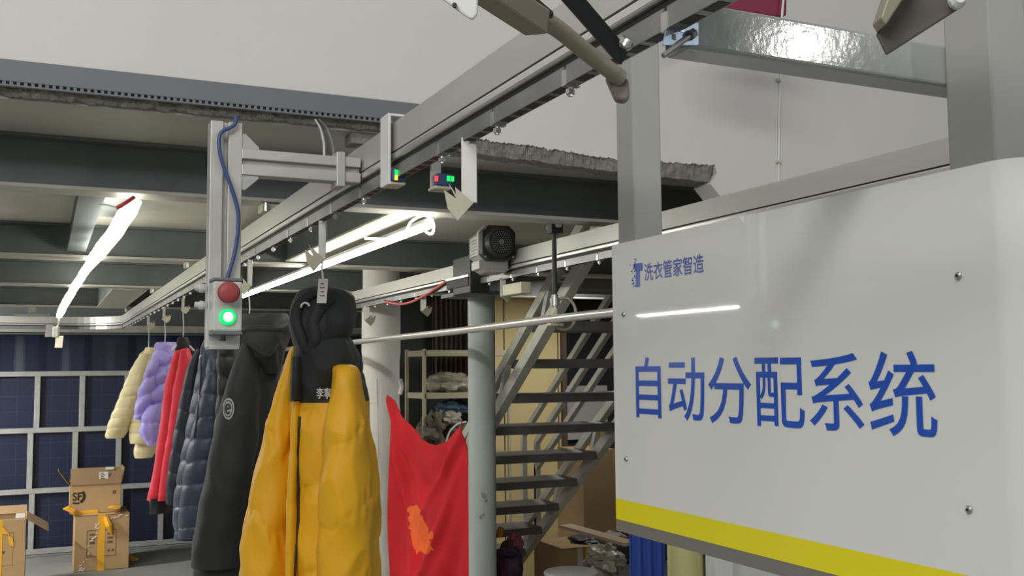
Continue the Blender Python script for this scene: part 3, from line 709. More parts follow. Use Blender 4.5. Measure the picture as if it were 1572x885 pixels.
for s in (-1, 1): mb.cyl((XB_ - 0.01, c_.y + s * 0.035, tp.z - 0.012), (XB_ + 0.01, c_.y + s * 0.035, tp.z - 0.012), 0.010, n=6); 
mb.box(XB_ - 0.006, XB_ + 0.006, c_.y - 0.04, c_.y + 0.04, tp.z - 0.016, tp.z - 0.008)
mb.build('clamp_bolt', M['bolt'], rd)
MB().lathe((XB_, c_.y, c_.z + 0.037), (0, 0, 1), [(0, 0.010), (0.012, 0.010), (0.0125, 0.018), (0.042, 0.018), (0.0425, 0.012), (0.055, 0.012)], n=16).build('coupling', M['bolt'], rd)
mb = MB().box(XB_ - 0.028, XB_ + 0.028, c_.y - 0.02, c_.y + 0.02, c_.z - 0.027, c_.z - 0.016); mb.cyl((XB_, c_.y, c_.z + 0.012), (XB_, c_.y, c_.z + 0.04), 0.012, n=12)
mb.build('saddle', M['cream'], rd, bevel=0.003)
ctr = P(866, 482, X=XB_ + 0.04)
pts = [ctr + (RH * cos(a) * 1.0 + up * sin(a) * 1.35) * 0.045 for a in np.linspace(-2.2, 2.3, 26)]
tag(MB().tube(pts, 0.006, n=8).build('tape_ring', M['bag'], smooth=True), 'loop of clear tape hanging from the bar beside the drop rod', 'tape')

# ================================================================== COLUMNS, RED CLOTH
pl = thing('round_pole', (1.98, 4.63, 0), 'slim pale-green round steel pole below the gear motor', 'pole')
MB().cyl((1.98, 4.63, 0), (1.98, 4.63, 2.155), 0.068, n=32).build('shaft', M['pole'], pl, smooth=True)
bv = world_bvh(pl.children[0])
mb = MB()
for px, py, s in ((743, 762, .011), (746, 769, .008), (738, 795, .008), (742, 791, .007), (740, 758, .006)):
    h_, n_ = hit(bv, px, py)
    if h_:
        a = n_.cross(up).normalized(); mb.prism([h_ + n_ * 0.0015 + (a * cos(t) * s + up * sin(t) * s * 1.2) * (1 + 0.3 * noise.noise((t * 2, px, 0))) for t in np.linspace(0, 2 * pi, 12)[:-1]], n_ * 0.001)
mb.build('stain', M['barp'], pl)
wc = thing('round_column', (2.05, 6.5, 0), 'thick white paper-wrapped round column left of the red cloth', 'column')
rs = []
for i, z in enumerate(np.linspace(0, 2.5, 44)):
    rr = 0.123 + 0.012 * math.exp(-((z - 1.55) / 0.3) ** 2) * 0 + (0.006 if (int(z / 0.38) % 2) else 0)
    rs.append([(2.05 + rr * cos(a) * (1 + 0.01 * noise.noise((cos(a) * 2, sin(a) * 2, z * 4))), 6.5 + rr * sin(a), z) for a in np.linspace(0, 2 * pi, 41)[:-1]])
MB().rings(rs).build('paper_wrap', M['colw'], wc, smooth=True)
bv = world_bvh(wc.children[0])
mb = MB()
for line in (((578, 582), (579, 620), (581, 705)), ((566, 620), (580, 619)), ((592, 616), (594, 628))):
    pts = [hit(bv, *p) for p in line]
    if all(p[0] for p in pts): mb.tube([p[0] + p[1] * 0.002 for p in pts], 0.004, n=6)
mb.build('tape_strip', M['white'], wc)
# red cloth slung between column and pole
cl = thing('red_cloth', (2.1, 5.6, 0.4), 'red cloth with an orange patch slung between white column and pole', 'cloth')
LA, RB_ = Vector((2.035, 6.12, 0)), Vector((1.99, 4.73, 0))
def cloth_pt(u, v):
    p = LA.lerp(RB_, u)
    x_, _y = proj(p + Vector((0, 0, 1.5)))
    py_ = np.interp(x_, [609, 615, 625, 640, 652, 662, 672, 682, 692, 706, 722, 740], [606, 614, 637, 660, 674, 681, 683.5, 683, 679, 669, 652, 640])
    vv = Vector(FW + (x_ - 786) / FPX * RR + (442.5 - py_) / FPX * UU); ztop = CAMZ + vv.z * math.hypot(p.x, p.y) / math.hypot(vv.x, vv.y)
    ztop = float(ztop); ztop = ztop + (0.25 - ztop) * v
    fold = 0.05 * sin(u * 9 + 3.2 * v + 1.5 * sin(u * 4)) * (0.3 + v * 0.7) + 0.05 * noise.noise((u * 5, v * 2.0, 1)) 
    sag = 0.07 * math.exp(-((v - 0.12 - 0.55 * (1 - abs(2 * u - 1))) / 0.07) ** 2) * (1 - (2 * u - 1) ** 4) + 0.05 * math.exp(-((v - 0.02 - 0.3 * (1 - abs(2 * u - 1))) / 0.05) ** 2)
    return p + Vector((-1.0, -0.35, 0)) * max(0.0, fold + sag * 0.9 + 0.035 + 0.022 * sin(2 * pi * (v * 3.4 - 1.3 * (1 - (2 * u - 1) ** 2) + 0.5 * u)) * min(1, 4 * v) * (1 - 0.55 * v) * (1 - (2 * u - 1) ** 4)) + Vector((0, 0, ztop))
NU, NV = 170, 170; mb = MB(); vs = [cloth_pt(i / NU, j / NV) for j in range(NV + 1) for i in range(NU + 1)]
fs = [(j * (NU + 1) + i, j * (NU + 1) + i + 1, (j + 1) * (NU + 1) + i + 1, (j + 1) * (NU + 1) + i) for j in range(NV) for i in range(NU)]
mb.add(vs, fs); ob = mb.build('sheet', M['redcloth'], cl, smooth=True)
so = ob.modifiers.new('solid', 'SOLIDIFY'); so.thickness = 0.003; so.offset = 0
# orange painted patch: faces of the sheet inside an outline
bv = world_bvh(ob)
me = ob.data; outl = [(625.5, 778), (641, 776), (646, 787), (653, 802), (658, 814), (660, 830), (665, 845), (651, 852), (646, 845), (639, 853), (633, 835), (629, 812)]
def inside(x, y, pl_):
    c = False; j = len(pl_) - 1
    for i in range(len(pl_)):
        if (pl_[i][1] > y) != (pl_[j][1] > y) and x < (pl_[j][0] - pl_[i][0]) * (y - pl_[i][1]) / (pl_[j][1] - pl_[i][1]) + pl_[i][0]: c = not c
        j = i
    return c
base = Vector(ob.location) + Vector(cl.location)
me.materials.append(M['orange'])
for p in me.polygons:
    x_, y_ = proj(base + p.center)
    if inside(x_ + 3 * noise.noise((x_ * 0.15, y_ * 0.15, 0)), y_ + 4 * noise.noise((x_ * 0.2, y_ * 0.2, 3)), outl) or (x_ - 662) ** 2 / 16 + (y_ - 822) ** 2 / 36 < 1: p.material_index = 1
kn = P(614, 606, X=2.12)
kd = MB(); kd.tube([kn + Vector((0, 0, 0.1)), kn + Vector((0.012, 0, 0.05)), kn + Vector((0, 0, 0))], 0.014, n=8, smooth_n=3); kd.build('white_tie', M['white'], cl)

# ================================================================== STAIR
st = thing('steel_stair', (2.5, 6.5, 0), 'open-tread grey steel stair rising to the right under the mezzanine', 'stair')
SXL, SXR = 2.10, 2.88; sl = 0.73
zl = lambda y: 1.40 + sl * (4.95 - y)
def yz(z): return 4.95 - (z - 1.40) / sl
Y0s, Y1s = yz(0.02), yz(2.45)
def stringer(x, offs=0.165):
    up_c = MB().bar((x, Y0s, zl(Y0s) + offs), (x, Y1s, zl(Y1s) + offs), 0.04, 0.05).build('upper_chord', M['stringer'], st, bevel=0.003)
    MB().bar((x, Y0s, zl(Y0s) - 0.0), (x, Y1s, zl(Y1s) - 0.0), 0.05, 0.06).build('lower_chord', M['stringer'], st, bevel=0.003)
    z = 0.22
    while z < 2.4:
        y = yz(z); MB().bar((x, y, zl(y)), (x, y - 0.11, zl(y - 0.11) + offs), 0.03, 0.03, up=(1, 0, 0)).build('web_strut', M['stringer'], st); z += 0.345
stringer(SXL); stringer(SXR)
z = 0.20
while z < 2.4:
    y = yz(z) - 0.02
    MB().box(SXL + 0.02, SXR - 0.02, y - 0.13, y + 0.13, z + 0.05, z + 0.095).build('tread', M['tread'], st, bevel=0.004); z += 0.172
# hand rails on the far side
for (offs, r) in ((0.80, 0.02), (0.46, 0.017), (0.62, 0.017)):
    ys = [P(798, 676, X=SXR).y, P(818, 731, X=SXR).y, P(818, 683, X=SXR).y][(0.80, 0.46, 0.62).index(offs)]
    zz = zl(ys) + offs
    mb = MB().bar((SXR + 0.03, ys, zz), (SXR + 0.03, Y1s, zl(Y1s) + offs), 0.035, 0.035)
    mb.build('handrail', M['stringer'], st, bevel=0.003)
    MB().box(SXR + 0.013, SXR + 0.047, ys - 0.017, ys + 0.017, max(0.02, zl(ys)), zz + 0.01).build('newel_post', M['stringer'], st, bevel=0.003)

# ================================================================== SHELF AND CLUTTER BEHIND
sh = thing('steel_shelf', (2.9, 7.3, 0), 'cream steel shelf rack behind the red cloth', 'shelf')
SY = 7.2
xs0, xs1 = P(652, 600, Y=SY).x, P(728, 600, Y=SY).x
for x in (xs0, xs1 + 0.3):
    for y in (SY, SY + 0.4): MB().box(x - 0.012, x + 0.012, y, y + 0.024, 0, P(652, 536, Y=SY).z).build('upright', M['shelf'], sh)
for py in (538, 604, 700):
    z = P(652, py, Y=SY).z; MB().box(xs0, xs1 + 0.3, SY, SY + 0.42, z - 0.045, z).build('shelf_board', M['shelf'], sh, bevel=0.003)
def blob(name, m, px, py, Y, rx, rz, ry, label, cat, seed=0, amp=0.35, freq=2.2, group=None, par=None):
    c = P(px, py, Y=Y); d = (c - Vector((0, 0, CAMZ))).dot(Vector(FW)); k = d / FPX
    rs = []
    for i in range(1, 24):
        th = pi * i / 24; ring = []
        for j in range(32):
            a = 2 * pi * j / 32; dv = Vector((sin(th) * cos(a), sin(th) * sin(a), cos(th)))
            f = 1 + amp * noise.noise(dv * freq + Vector((seed * 7.1, 0, 0))) + amp * 0.5 * noise.noise(dv * freq * 2.6 + Vector((0, seed * 3.3, 0)))
            ring.append(c + RH * dv.x * rx * k * f + FH * dv.y * ry * f + Vector((0, 0, 1)) * dv.z * rz * k * f)
        rs.append(ring)
    o = MB().rings(rs).build(name, m, par, smooth=True)
    if label: tag(o, label, cat, group)
    return o
blob('plastic_bag', M['bag'], 690, 590, 7.38, 34, 18, 0.16, 'hazy beige plastic bag slumped on the cream shelf', 'bag', 1, 0.4)
blob('cloth_pile', M['teal'], 694, 628, 7.36, 24, 13, 0.14, 'teal cloth bundle under the shelf board', 'cloth', 2, 0.45)
blob('cloth_pile', M['palecloth'], 690, 642, 7.28, 16, 12, 0.09, 'pale grey cloth bundle below the teal one', 'cloth', 5, 0.4)
blob('cloth_pile', M['khaki'], 664, 662, 7.28, 20, 26, 0.14, 'khaki cloth heap behind the left of the red cloth', 'cloth', 4, 0.5)
blob('cloth_pile', M['khaki'], 704, 672, 7.26, 22, 20, 0.12, 'khaki cloth heap with pale cord behind the red cloth', 'cloth', 9, 0.4)
pts = [P(*p, Y=7.1) for p in ((684, 684), (690, 664), (702, 652), (716, 648))]
tag(MB().tube(pts, 0.007, n=6, smooth_n=5).build('pale_cord', M['white'], smooth=True), 'pale cord draped over the khaki cloth heap', 'cord')
# dark partition left of shelf and brown hanging curtains
xd0, xd1 = P(600, 550, Y=7.9).x, P(760, 550, Y=7.9).x
struct(MB().box(xd0, xd1, 7.9, 7.95, 0, 2.5).build('wall_recess', M['dark']))
def curtain(px0, px1, Y, z0, z1, m, name, label):
    x0, x1 = P(px0, 500, Y=Y).x, P(px1, 500, Y=Y).x; nn = 40; rs = []
    front = [(x0 + (x1 - x0) * i / nn, Y + 0.02 * sin(i * 1.1)) for i in range(nn + 1)]
    mb = MB(); ring0 = [(x, y, z0) for x, y in front] + [(x, y + 0.01, z0) for x, y in front[::-1]]
    mb.rings([ring0, [(a, b_, z1) for a, b_, _ in ring0]])
    return tag(mb.build(name, m), label, 'curtain')
curtain(664, 716, 7.8, 1.75, SZ, M['brown'], 'brown_curtain', 'brown cloth hanging in the dark recess above the shelf')
x0, x1 = P(404, 570, Y=10.2).x, P(452, 570, Y=10.2).x
t = thing('grey_door', (x0, 10.2, 0), 'pale grey board panel seen between black and mustard coats', 'board')
MB().box(x0, x1 + 0.5, 10.2, 10.24, 0.02, 1.86).build('panel', M['greyboard'], t, bevel=0.004)
MB().box(x0 - 0.03, x0, 10.19, 10.25, 0, 1.89).build('frame', M['frame'], t)
# paper sheets and boxes seen through the stair
def sheet(name, m, px0, py0, px1, py1, Y, label, cat, th=0.004, tilt=0.0):
    a, c = P(px0, py1, Y=Y), P(px1, py0, Y=Y)
    o = MB().box(a.x, c.x, Y, Y + th, a.z, c.z).build(name, m, bevel=0.0015); tag(o, label, cat); return o
sheet('whiteboard', M['white'], 872, 592, 932, 676, YB + 0.55, 'white board with papers seen through the upper stair treads', 'board', 0.02)
sheet('paper_sheet', M['tapey'], 904, 655, 926, 690, YB + 0.545, 'yellow paper sheet hanging below the white board', 'paper')
sheet('storage_bin', M['khaki'], 862, 708, 905, 968, YB + 0.2, 'olive bin standing behind the right stair stringer', 'bin', 0.25)
def carton(name, px0, px1, py_top, py_bot, Y, dep, m, label, flaps=False):
    a, c = P(px0, py_bot, Y=Y), P(px1, py_top, Y=Y); zb0 = max(a.z, 0.0)
    t = thing(name, ((a.x + c.x) / 2, Y, zb0), label, 'box'); th = 0.006
    mb = MB(); x0, x1, z0, z1 = a.x, c.x, zb0, c.z
    mb.box(x0, x1, Y, Y + th, z0, z1); mb.box(x0, x1, Y + dep - th, Y + dep, z0, z1); mb.box(x0, x0 + th, Y + th, Y + dep - th, z0, z1); mb.box(x1 - th, x1, Y + th, Y + dep - th, z0, z1); mb.box(x0, x1, Y, Y + dep, z0, z0 + th)
    mb.build('body', m, t, bevel=0.002)
    return t, x0, x1, z0, z1
t, *_ = carton('cardboard_box', 900, 945, 690, 1060, 6.4, 0.4, M['cardd'], 'tall dark cardboard carton behind the stair, beside the sign'); MB().box(_[0], _[1], 6.4, 6.8, _[3] - 0.004, _[3]).build('lid', M['cardd'], t)
t, x0, x1, z0, z1 = carton('cardboard_box', 866, 920, 838, 1100, 5.7, 0.4, M['cardd'], 'low cardboard carton with yellow panel under the stair'); MB().box(x0, x1, 5.7, 6.1, z1 - 0.004, z1).build('lid', M['cardd'], t)
MB().box(x0 + (x1 - x0) * 0.62, x1 - 0.004, 5.697, 5.7, z0, z1).build('yellow_panel', M['tapey'], t)
MB().box(x0 + (x1 - x0) * 0.40, x0 + (x1 - x0) * 0.55, 5.697, 5.7, z0, z1).build('pale_panel', M['palecloth'], t)
pk = MB().bar(P(868, 808, Y=5.6), P(968, 836, Y=4.9), 0.09, 0.02); tag(pk.build('wooden_plank', M['wood'], bevel=0.002), 'pale wooden plank slanting under the stair toward the sign', 'plank')
blob('plastic_bag', M['bag'], 928, 862, 5.3, 28, 24, 0.14, 'crumpled translucent plastic bag beside the blue cloth', 'bag', 7, 0.5)
blob('plastic_bag', M['black'], 900, 831, 5.88, 28, 9, 0.14, 'black plastic bag pressed under the wooden plank', 'bag', 8, 0.4)
blob('cloth_pile', M['tip'], 940, 828, 5.75, 22, 10, 0.1, 'brownish cloth bundle just above the translucent bag', 'cloth', 28, 0.3)
TZ = P(876, 884, Y=4.45).z
tb = thing('round_table', (2.2, 4.6, 0), 'pale round table top at the bottom edge, in front of the stair foot', 'table')
q = P(877, 884, Y=4.45)
MB().lathe((q.x, 4.45, TZ), (0, 0, 1), [(0, 0.13), (0.006, 0.135), (0.016, 0.135), (0.02, 0.13)], n=40).build('table_top', M['tablew'], tb)
MB().cyl((q.x, 4.45, 0), (q.x, 4.45, TZ), 0.025, n=16).build('leg', M['stair'], tb)
MB().lathe((q.x, 4.45, 0), (0, 0, 1), [(0, 0.12), (0.012, 0.12), (0.02, 0.03)], n=28).build('foot', M['stair'], tb)
bp_ = thing('laundry_bag', P(782, 885, Y=5.2), 'dark plum laundry bag with faded red top beside the pole', 'bag')
blob('bag_body', M['plaidr'], 781, 868, 5.15, 22, 34, 0.14, None, None, 11, 0.2, par=bp_)
blob('bag_top', M['pinkc'], 790, 838, 5.2, 14, 18, 0.09, None, None, 12, 0.35, par=bp_)
blob('bag_tie', M['plaidr'], 778, 848, 5.08, 16, 6, 0.08, None, None, 15, 0.3, par=bp_)
blob('fabric_tie', M['tapey'], 768, 817, 5.6, 5, 7, 0.03, 'small yellow tie by the pole above the plum bag', 'tie', 3, 0.5)
# below the sign: blue cloth, pale yellow roll, white door jamb
xb0, xb1 = P(968, 840, Y=3.0).x, P(1022, 840, Y=3.0).x
nn = 24; fr_ = [(xb0 + (xb1 - xb0) * i / nn, 3.0 + 0.012 * sin(i * 0.9)) for i in range(nn + 1)]
ring0 = [(x, y, 0.6) for x, y in fr_] + [(x, y + 0.008, 0.6) for x, y in fr_[::-1]]
tag(MB().rings([ring0, [(a, c, 1.25) for a, c, _z in ring0]]).build('blue_cloth', M['bluecloth'], smooth=False), 'blue cloth hanging below the left end of the sign', 'cloth')
q = P(1052, 860, Y=3.0); tag(MB().lathe((q.x, 3.0, 0), (0, 0, 1), [(0, 0.062), (1.29, 0.062), (1.292, 0.055)], n=32).build('paper_roll', M['yroll'], smooth=False), 'pale yellow upright roll below the sign, right of the blue cloth', 'roll')
q = P(1107, 870, Y=2.8); struct(MB().box(q.x - 0.035, q.x + 0.035, 2.78, 2.84, 0, 1.6).build('trim_6', M['white'], bevel=0.003))

# ================================================================== CARDBOARD BOXES BY THE BLUE WALL
def obox_print(par, x0, x1, y, z0, z1, fx0, fx1, fz0, fz1, m, name):
    w_, h_ = x1 - x0, z1 - z0
    return MB().box(x0 + w_ * fx0, x0 + w_ * fx1, y - 0.0016, y - 0.0002, z0 + h_ * fz0, z0 + h_ * fz1).build(name, m, par)
BXY = 10.05
t, x0, x1, z0, z1 = carton('cardboard_box', 113, 199, 788, 884, BXY, 0.52, M['card'], 'brown carton on the floor with yellow tape and print, under the other box')
wd, hh = x1 - x0, z1 - z0
MB().box(x0, x1, BXY, BXY + 0.25, z1 - 0.006, z1).build('lid', M['card'], t); MB().box(x0, x1, BXY + 0.262, BXY + 0.52, z1 - 0.006, z1).build('lid', M['card'], t)
obox_print(t, x0, x1, BXY, z0, z1, 0.42, 0.55, 0.0, 1.0, M['tapey'], 'tape')
MB().tube([(x0 + wd * 0.56, BXY - 0.005, z1 - 0.02), (x0 + wd * 0.62, BXY - 0.02, z1 - 0.1), (x0 + wd * 0.68, BXY - 0.012, z1 - 0.19)], 0.03, n=8, smooth_n=4, radii=[0.022, 0.03, 0.006]).build('tape', M['tapey'], t)
mb = MB()
for fx0, fx1, fz0, fz1 in ((.22, .225, .25, .72), (.75, .755, .25, .72), (.22, .755, .25, .255), (.22, .755, .715, .72)): mb.box(x0 + wd * fx0, x0 + wd * (fx1 + .006), BXY - 0.0012, BXY - 0.0003, z0 + hh * fz0, z0 + hh * (fz1 + .006))
for i in range(3):
    for j in range(2): mb.box(x0 + wd * (.27 + j * .1 if j == 0 else .6), x0 + wd * (.37 if j == 0 else .7), BXY - 0.0012, BXY - 0.0003, z0 + hh * (.48 + i * .075), z0 + hh * (.52 + i * .075))
for cx in (.6, .68): mb.box(x0 + wd * cx, x0 + wd * (cx + .045), BXY - 0.0012, BXY - 0.0003, z0 + hh * .33, z0 + hh * .37)
mb.build('print_frame', M['print'], t)
mb = MB(); rnd = random.Random(5)
for i in range(30):
    s = rnd.uniform(0, 1); xx = x0 + wd * (0.42 - 0.3 * s + rnd.uniform(-.05, .05)); zz = z0 + hh * (0.85 - 0.85 * s); r = rnd.uniform(.003, .01)
    mb.obox((xx, BXY - 0.003, zz), (r, 0, r * .6), (0, 0.0015, 0), (-r * .2, 0, r * .5))
for i in range(8): mb.obox((x0 + wd * rnd.uniform(.6, .95), BXY - 0.003, z0 + hh * rnd.uniform(.92, .98)), (.008, 0, 0.002), (0, 0.0015, 0), (0, 0, .004))
mb.build('clear_tape_glint', M['white'], t)
q = P(196, 862, Y=BXY + 0.3); 
mb = MB().prism([P(199, 872, Y=BXY + 0.35), P(214, 858, Y=BXY + 0.35), P(205, 856, Y=BXY + 0.35), P(199, 848, Y=BXY + 0.35)], (0, 0.004, 0)); mb.build('tape', M['tapey'], t)
# upper box, standing on the lower one
zt0 = z1
a, c = P(107, 785, Y=BXY + 0.12), P(187, 717, Y=BXY + 0.12)
t2 = thing('cardboard_box', ((a.x + c.x) / 2, BXY + 0.3, zt0), 'upper brown carton with black SF print and white label', 'box'); th = 0.006
ux0, ux1, uz0, uz1, uy = a.x, c.x, zt0 + 0.001, P(150, 744, Y=BXY + 0.12).z, BXY + 0.12
uzt = c.z
mb = MB(); mb.box(ux0, ux1, uy, uy + th, uz0, uz1); mb.box(ux0, ux1, uy + 0.34, uy + 0.346, uz0, uz1 + 0.02); mb.box(ux0, ux0 + th, uy, uy + 0.34, uz0, uz1); mb.box(ux1 - th, ux1, uy, uy + 0.34, uz0, uz1); mb.box(ux0, ux1, uy, uy + 0.34, uz0, uz0 + th); mb.build('body', M['card'], t2, bevel=0.002)
MB().obox(((ux0 + ux1) / 2, uy + 0.012, (uz1 + uzt) / 2), ((ux1 - ux0) / 2, 0, 0), (0, 0.003, 0), (0, 0.018, (uzt - uz1) / 2)).build('flap', M['cardd'], t2)
MB().obox((ux1 + 0.012, uy + 0.17, (uz1 + uzt) / 2), (0.003, 0, 0), (0, 0.17, 0), (0.012, 0, (uzt - uz1) / 2 * 0.9)).build('flap', M['cardd'], t2)
MB().obox((ux0 - 0.05, uy + 0.17, uz1 + 0.06), (0.003, 0, 0), (0, 0.15, 0), (-0.05, 0, 0.07)).build('flap', M['cardd'], t2)
sl_ = MB().box(P(152, 740, Y=uy).x, P(166, 740, Y=uy).x, uy + 0.002, uy + 0.004, P(160, 743, Y=uy).z, P(160, 725, Y=uy).z).build('label_sticker', M['label'], t2)
mb = MB(); lx0, lz0 = P(153.5, 742, Y=uy).x, P(153.5, 742, Y=uy).z
for i in range(5): mb.box(lx0 + 0.004, lx0 + 0.03 + 0.012 * (i % 2), uy + 0.0008, uy + 0.002, lz0 + 0.02 + i * 0.016, lz0 + 0.026 + i * 0.016)
mb.build('sticker_print', M['ink'], sl_)
MB().box(P(162, 722, Y=uy).x, P(175, 722, Y=uy).x, uy + 0.012, uy + 0.016, P(160, 722, Y=uy).z, P(160, 718, Y=uy).z).build('label_sticker', M['label'], t2)
yy = uy - 0.0015
q0, q1 = P(111, 770, Y=uy), P(126, 756, Y=uy)
lettering('lettering', 'SF', M['ink'], t2, (q0.x, yy, q0.z), (1, 0, 0), (0, 0, 1), q1.x - q0.x, q1.z - q0.z, 0.0, bold=0.03)
ctr = Vector((q0.x + (q1.x - q0.x) * 0.45, yy, (q0.z + q1.z) / 2)); rr = (q1.x - q0.x) * 0.80
pts = [ctr + Vector((cos(a), 0, sin(a) * 0.95)) * rr for a in np.linspace(-2.1, 0.75, 26)]
mb = MB()
for i in range(len(pts) - 1):
    if 7 < i < 9: continue
    p, q = pts[i], pts[i + 1]; wv = (0.012 if i > 8 else 0.008); n1 = (p - ctr).normalized() * wv; n2 = (q - ctr).normalized() * wv
    mb.add([p - n1, q - n2, q + n2, p + n1], [(0, 1, 2, 3)])
mb.build('print_arc', M['ink'], t2)
MB().box(ux1 - 0.075, ux1 - 0.045, uy - 0.001, uy, uz0 + 0.17, uz0 + 0.2).build('print_mark', M['print'], t2)
mb = MB().prism([P(97, 783, Y=BXY - .01), P(106, 779, Y=BXY - .01), P(116, 783, Y=BXY - .01), P(112, 789, Y=BXY - .01)], (0, 0.1, 0)); mb.box(ux0 + 0.02, ux0 + 0.24, uy - 0.004, uy, uz0, uz0 + 0.03); mb.prism([P(166, 781, Y=BXY), P(174, 778, Y=BXY), P(186, 779, Y=BXY), P(178, 783, Y=BXY)], (0, 0.1, 0)); mb.build('tape', M['tapey'], t2)
# left box, open flap
t3, x0, x1, z0, z1 = carton('cardboard_box', -45, 40, 797, 900, 9.3, 0.5, M['card'], 'brown carton at the left edge with one flap hanging open')
MB().obox((x1 + 0.085, 9.55, z1 - 0.055), (0.085, 0, -0.055), (0, 0.24, 0), (0.002, 0, 0.003)).build('flap', M['cardd'], t3)
MB().obox(((x0 + x1) / 2, 9.82, z1 + 0.02), ((x1 - x0) / 2, 0, 0), (0, 0.003, 0), (0, 0.04, 0.03)).build('flap', M['cardd'], t3)
MB().box(x0 + 0.01, x1 - 0.01, 9.31, 9.79, z1 - 0.06, z1 - 0.05).build('inner_flap', M['cardin'], t3)
MB().prism([P(-6, 808, Y=9.29), P(6, 811, Y=9.29), P(15, 822, Y=9.29), P(2, 820, Y=9.29)], (0, -0.004, 0)).build('tape', M['tapey'], t3)
MB().prism([P(12, 822, Y=9.29), P(20, 828, Y=9.29), P(21, 840, Y=9.29), P(14, 838, Y=9.29)], (0, -0.004, 0)).build('tape', M['tapey'], t3)
MB().box(P(-8, 850, Y=9.29).x, P(3, 850, Y=9.29).x, 9.296, 9.3, z0, z1).build('tape', M['tapey'], t3)
mb = MB(); a, c = P(-20, 872, Y=9.3), P(21, 818, Y=9.3)
for u0, u1, v0, v1 in ((0, 1, 0, .01), (0, 1, .99, 1), (.99, 1, 0, 1)): mb.box(a.x + (c.x - a.x) * u0, a.x + (c.x - a.x) * u1, 9.2985, 9.2997, a.z + (c.z - a.z) * v0, a.z + (c.z - a.z) * v1)
mb.box(c.x - 0.09, c.x - 0.06, 9.2985, 9.2997, a.z + .1, a.z + .12)
mb.build('print_frame', M['print'], t3)
q = P(28, 797, Y=9.5); MB().box(q.x - 0.02, x1 - 0.012, 9.4, 9.7, z1 - 0.045, z1 - 0.002).build('packing_film', M['wrap'] if False else M['palecloth'], t3)

# ================================================================== GARMENTS
def depth_at(px, py, X=CX): return (P(px, py, X=X) - Vector((0, 0, CAMZ))).dot(Vector(FW))
def loft(name, pathpx, d0, mats, parent, quilts=0, qd=0.1, slant=0.0, wr=0.006, wf=9.0, seg=44, nr=80, expo=2.3, seed=0, split=None, vf=0.0, cx=0.0, qpow=0.55, pk_=0.006):
    """soft tubular cloth form: each station (px, py, depth offset, half width in px, half thickness in m)"""
    ks = np.array(pathpx, float); S = len(ks); tt = np.linspace(0, S - 1, nr + 1)
    def cr(col):
        out = []
        for t in tt:
            i = min(int(t), S - 2); f = t - i
            p0, p1, p2, p3 = ks[max(i - 1, 0), col], ks[i, col], ks[i + 1, col], ks[min(i + 2, S - 1), col]
            if i == 0: p0 = 2 * p1 - p2
            if i + 2 > S - 1: p3 = 2 * p2 - p1
            out.append(0.5 * (2 * p1 + (p2 - p0) * f + (2 * p0 - 5 * p1 + 4 * p2 - p3) * f * f + (3 * p1 - p0 - 3 * p2 + p3) * f ** 3))
        return np.array(out)
    c = [cr(i) for i in range(5)]
    L = np.concatenate([[0], np.cumsum(np.hypot(np.diff(c[0]), np.diff(c[1])))]); L /= L[-1]
    mb = MB(); rs = []; split_i = []
    for i in range(nr + 1):
        C = P(c[0][i], c[1][i], d=d0 + c[2][i]); rx = max(c[3][i], 0.8) * (d0 + c[2][i]) / FPX; rd = max(c[4][i], 0.004); ring = []
        for j in range(seg):
            a = 2 * pi * j / seg; ca, sa = cos(a), sin(a)
            ex = abs(ca) ** (2 / expo) * (1 if ca >= 0 else -1); ey = abs(sa) ** (2 / expo) * (1 if sa >= 0 else -1)
            f = 1.0; near = 0.0
            if quilts:
                ph = L[i] * quilts + slant * ca + 0.12 * noise.noise((ca * 1.5 + seed, L[i] * 6, sa))
                f += qd * (abs(sin(pi * ph)) ** qpow - 0.7); near = max(0.0, 1 - abs(sin(pi * ph)) * 1.25)
            p = C + RH * ex * rx * f + FH * ey * rd * f
            n_ = (RH * ca + FH * sa)
            q = p * wf + Vector((seed * 5.3, 0, 0)); q.z *= 0.55
            w1 = noise.noise(q); w2 = 1 - 2 * abs(noise.noise(q * 2.1 + Vector((3, 1, seed))))
            ring.append(p + n_ * (w1 * wr + w2 * wr * 0.55 + vf * sin(a * 7 + seed + 3 * L[i]) + near * pk_ * noise.noise(Vector((p.x * 55, p.y * 55, p.z * 14 + seed)))))
        rs.append(ring)
    # close hem and top with shallow inward caps
    def cap(r, C2, s): return [Vector(C2) + (Vector(p) - Vector(C2)) * s for p in r]
    cen = lambda r: sum((Vector(p) for p in r), Vector((0, 0, 0))) / len(r)
    c0, c1 = cen(rs[0]), cen(rs[-1])
    rs = [cap(rs[0], c0, 0.3)] + rs + [cap(rs[-1], c1 + Vector((0, 0, 0.012)), 0.9), cap(rs[-1], c1 + Vector((0, 0, 0.02)), 0.3)]
    mb.rings(rs, True)
    if split:   # (py threshold) lower faces take the second material
        zsp = P(500, split, d=d0).z
        for k, f in enumerate(mb.f):
            zz = sum(mb.v[i][2] for i in f) / len(f)
            if zz < zsp: mb.mi[k] = 1
    return mb.build(name, mats, parent, smooth=True)
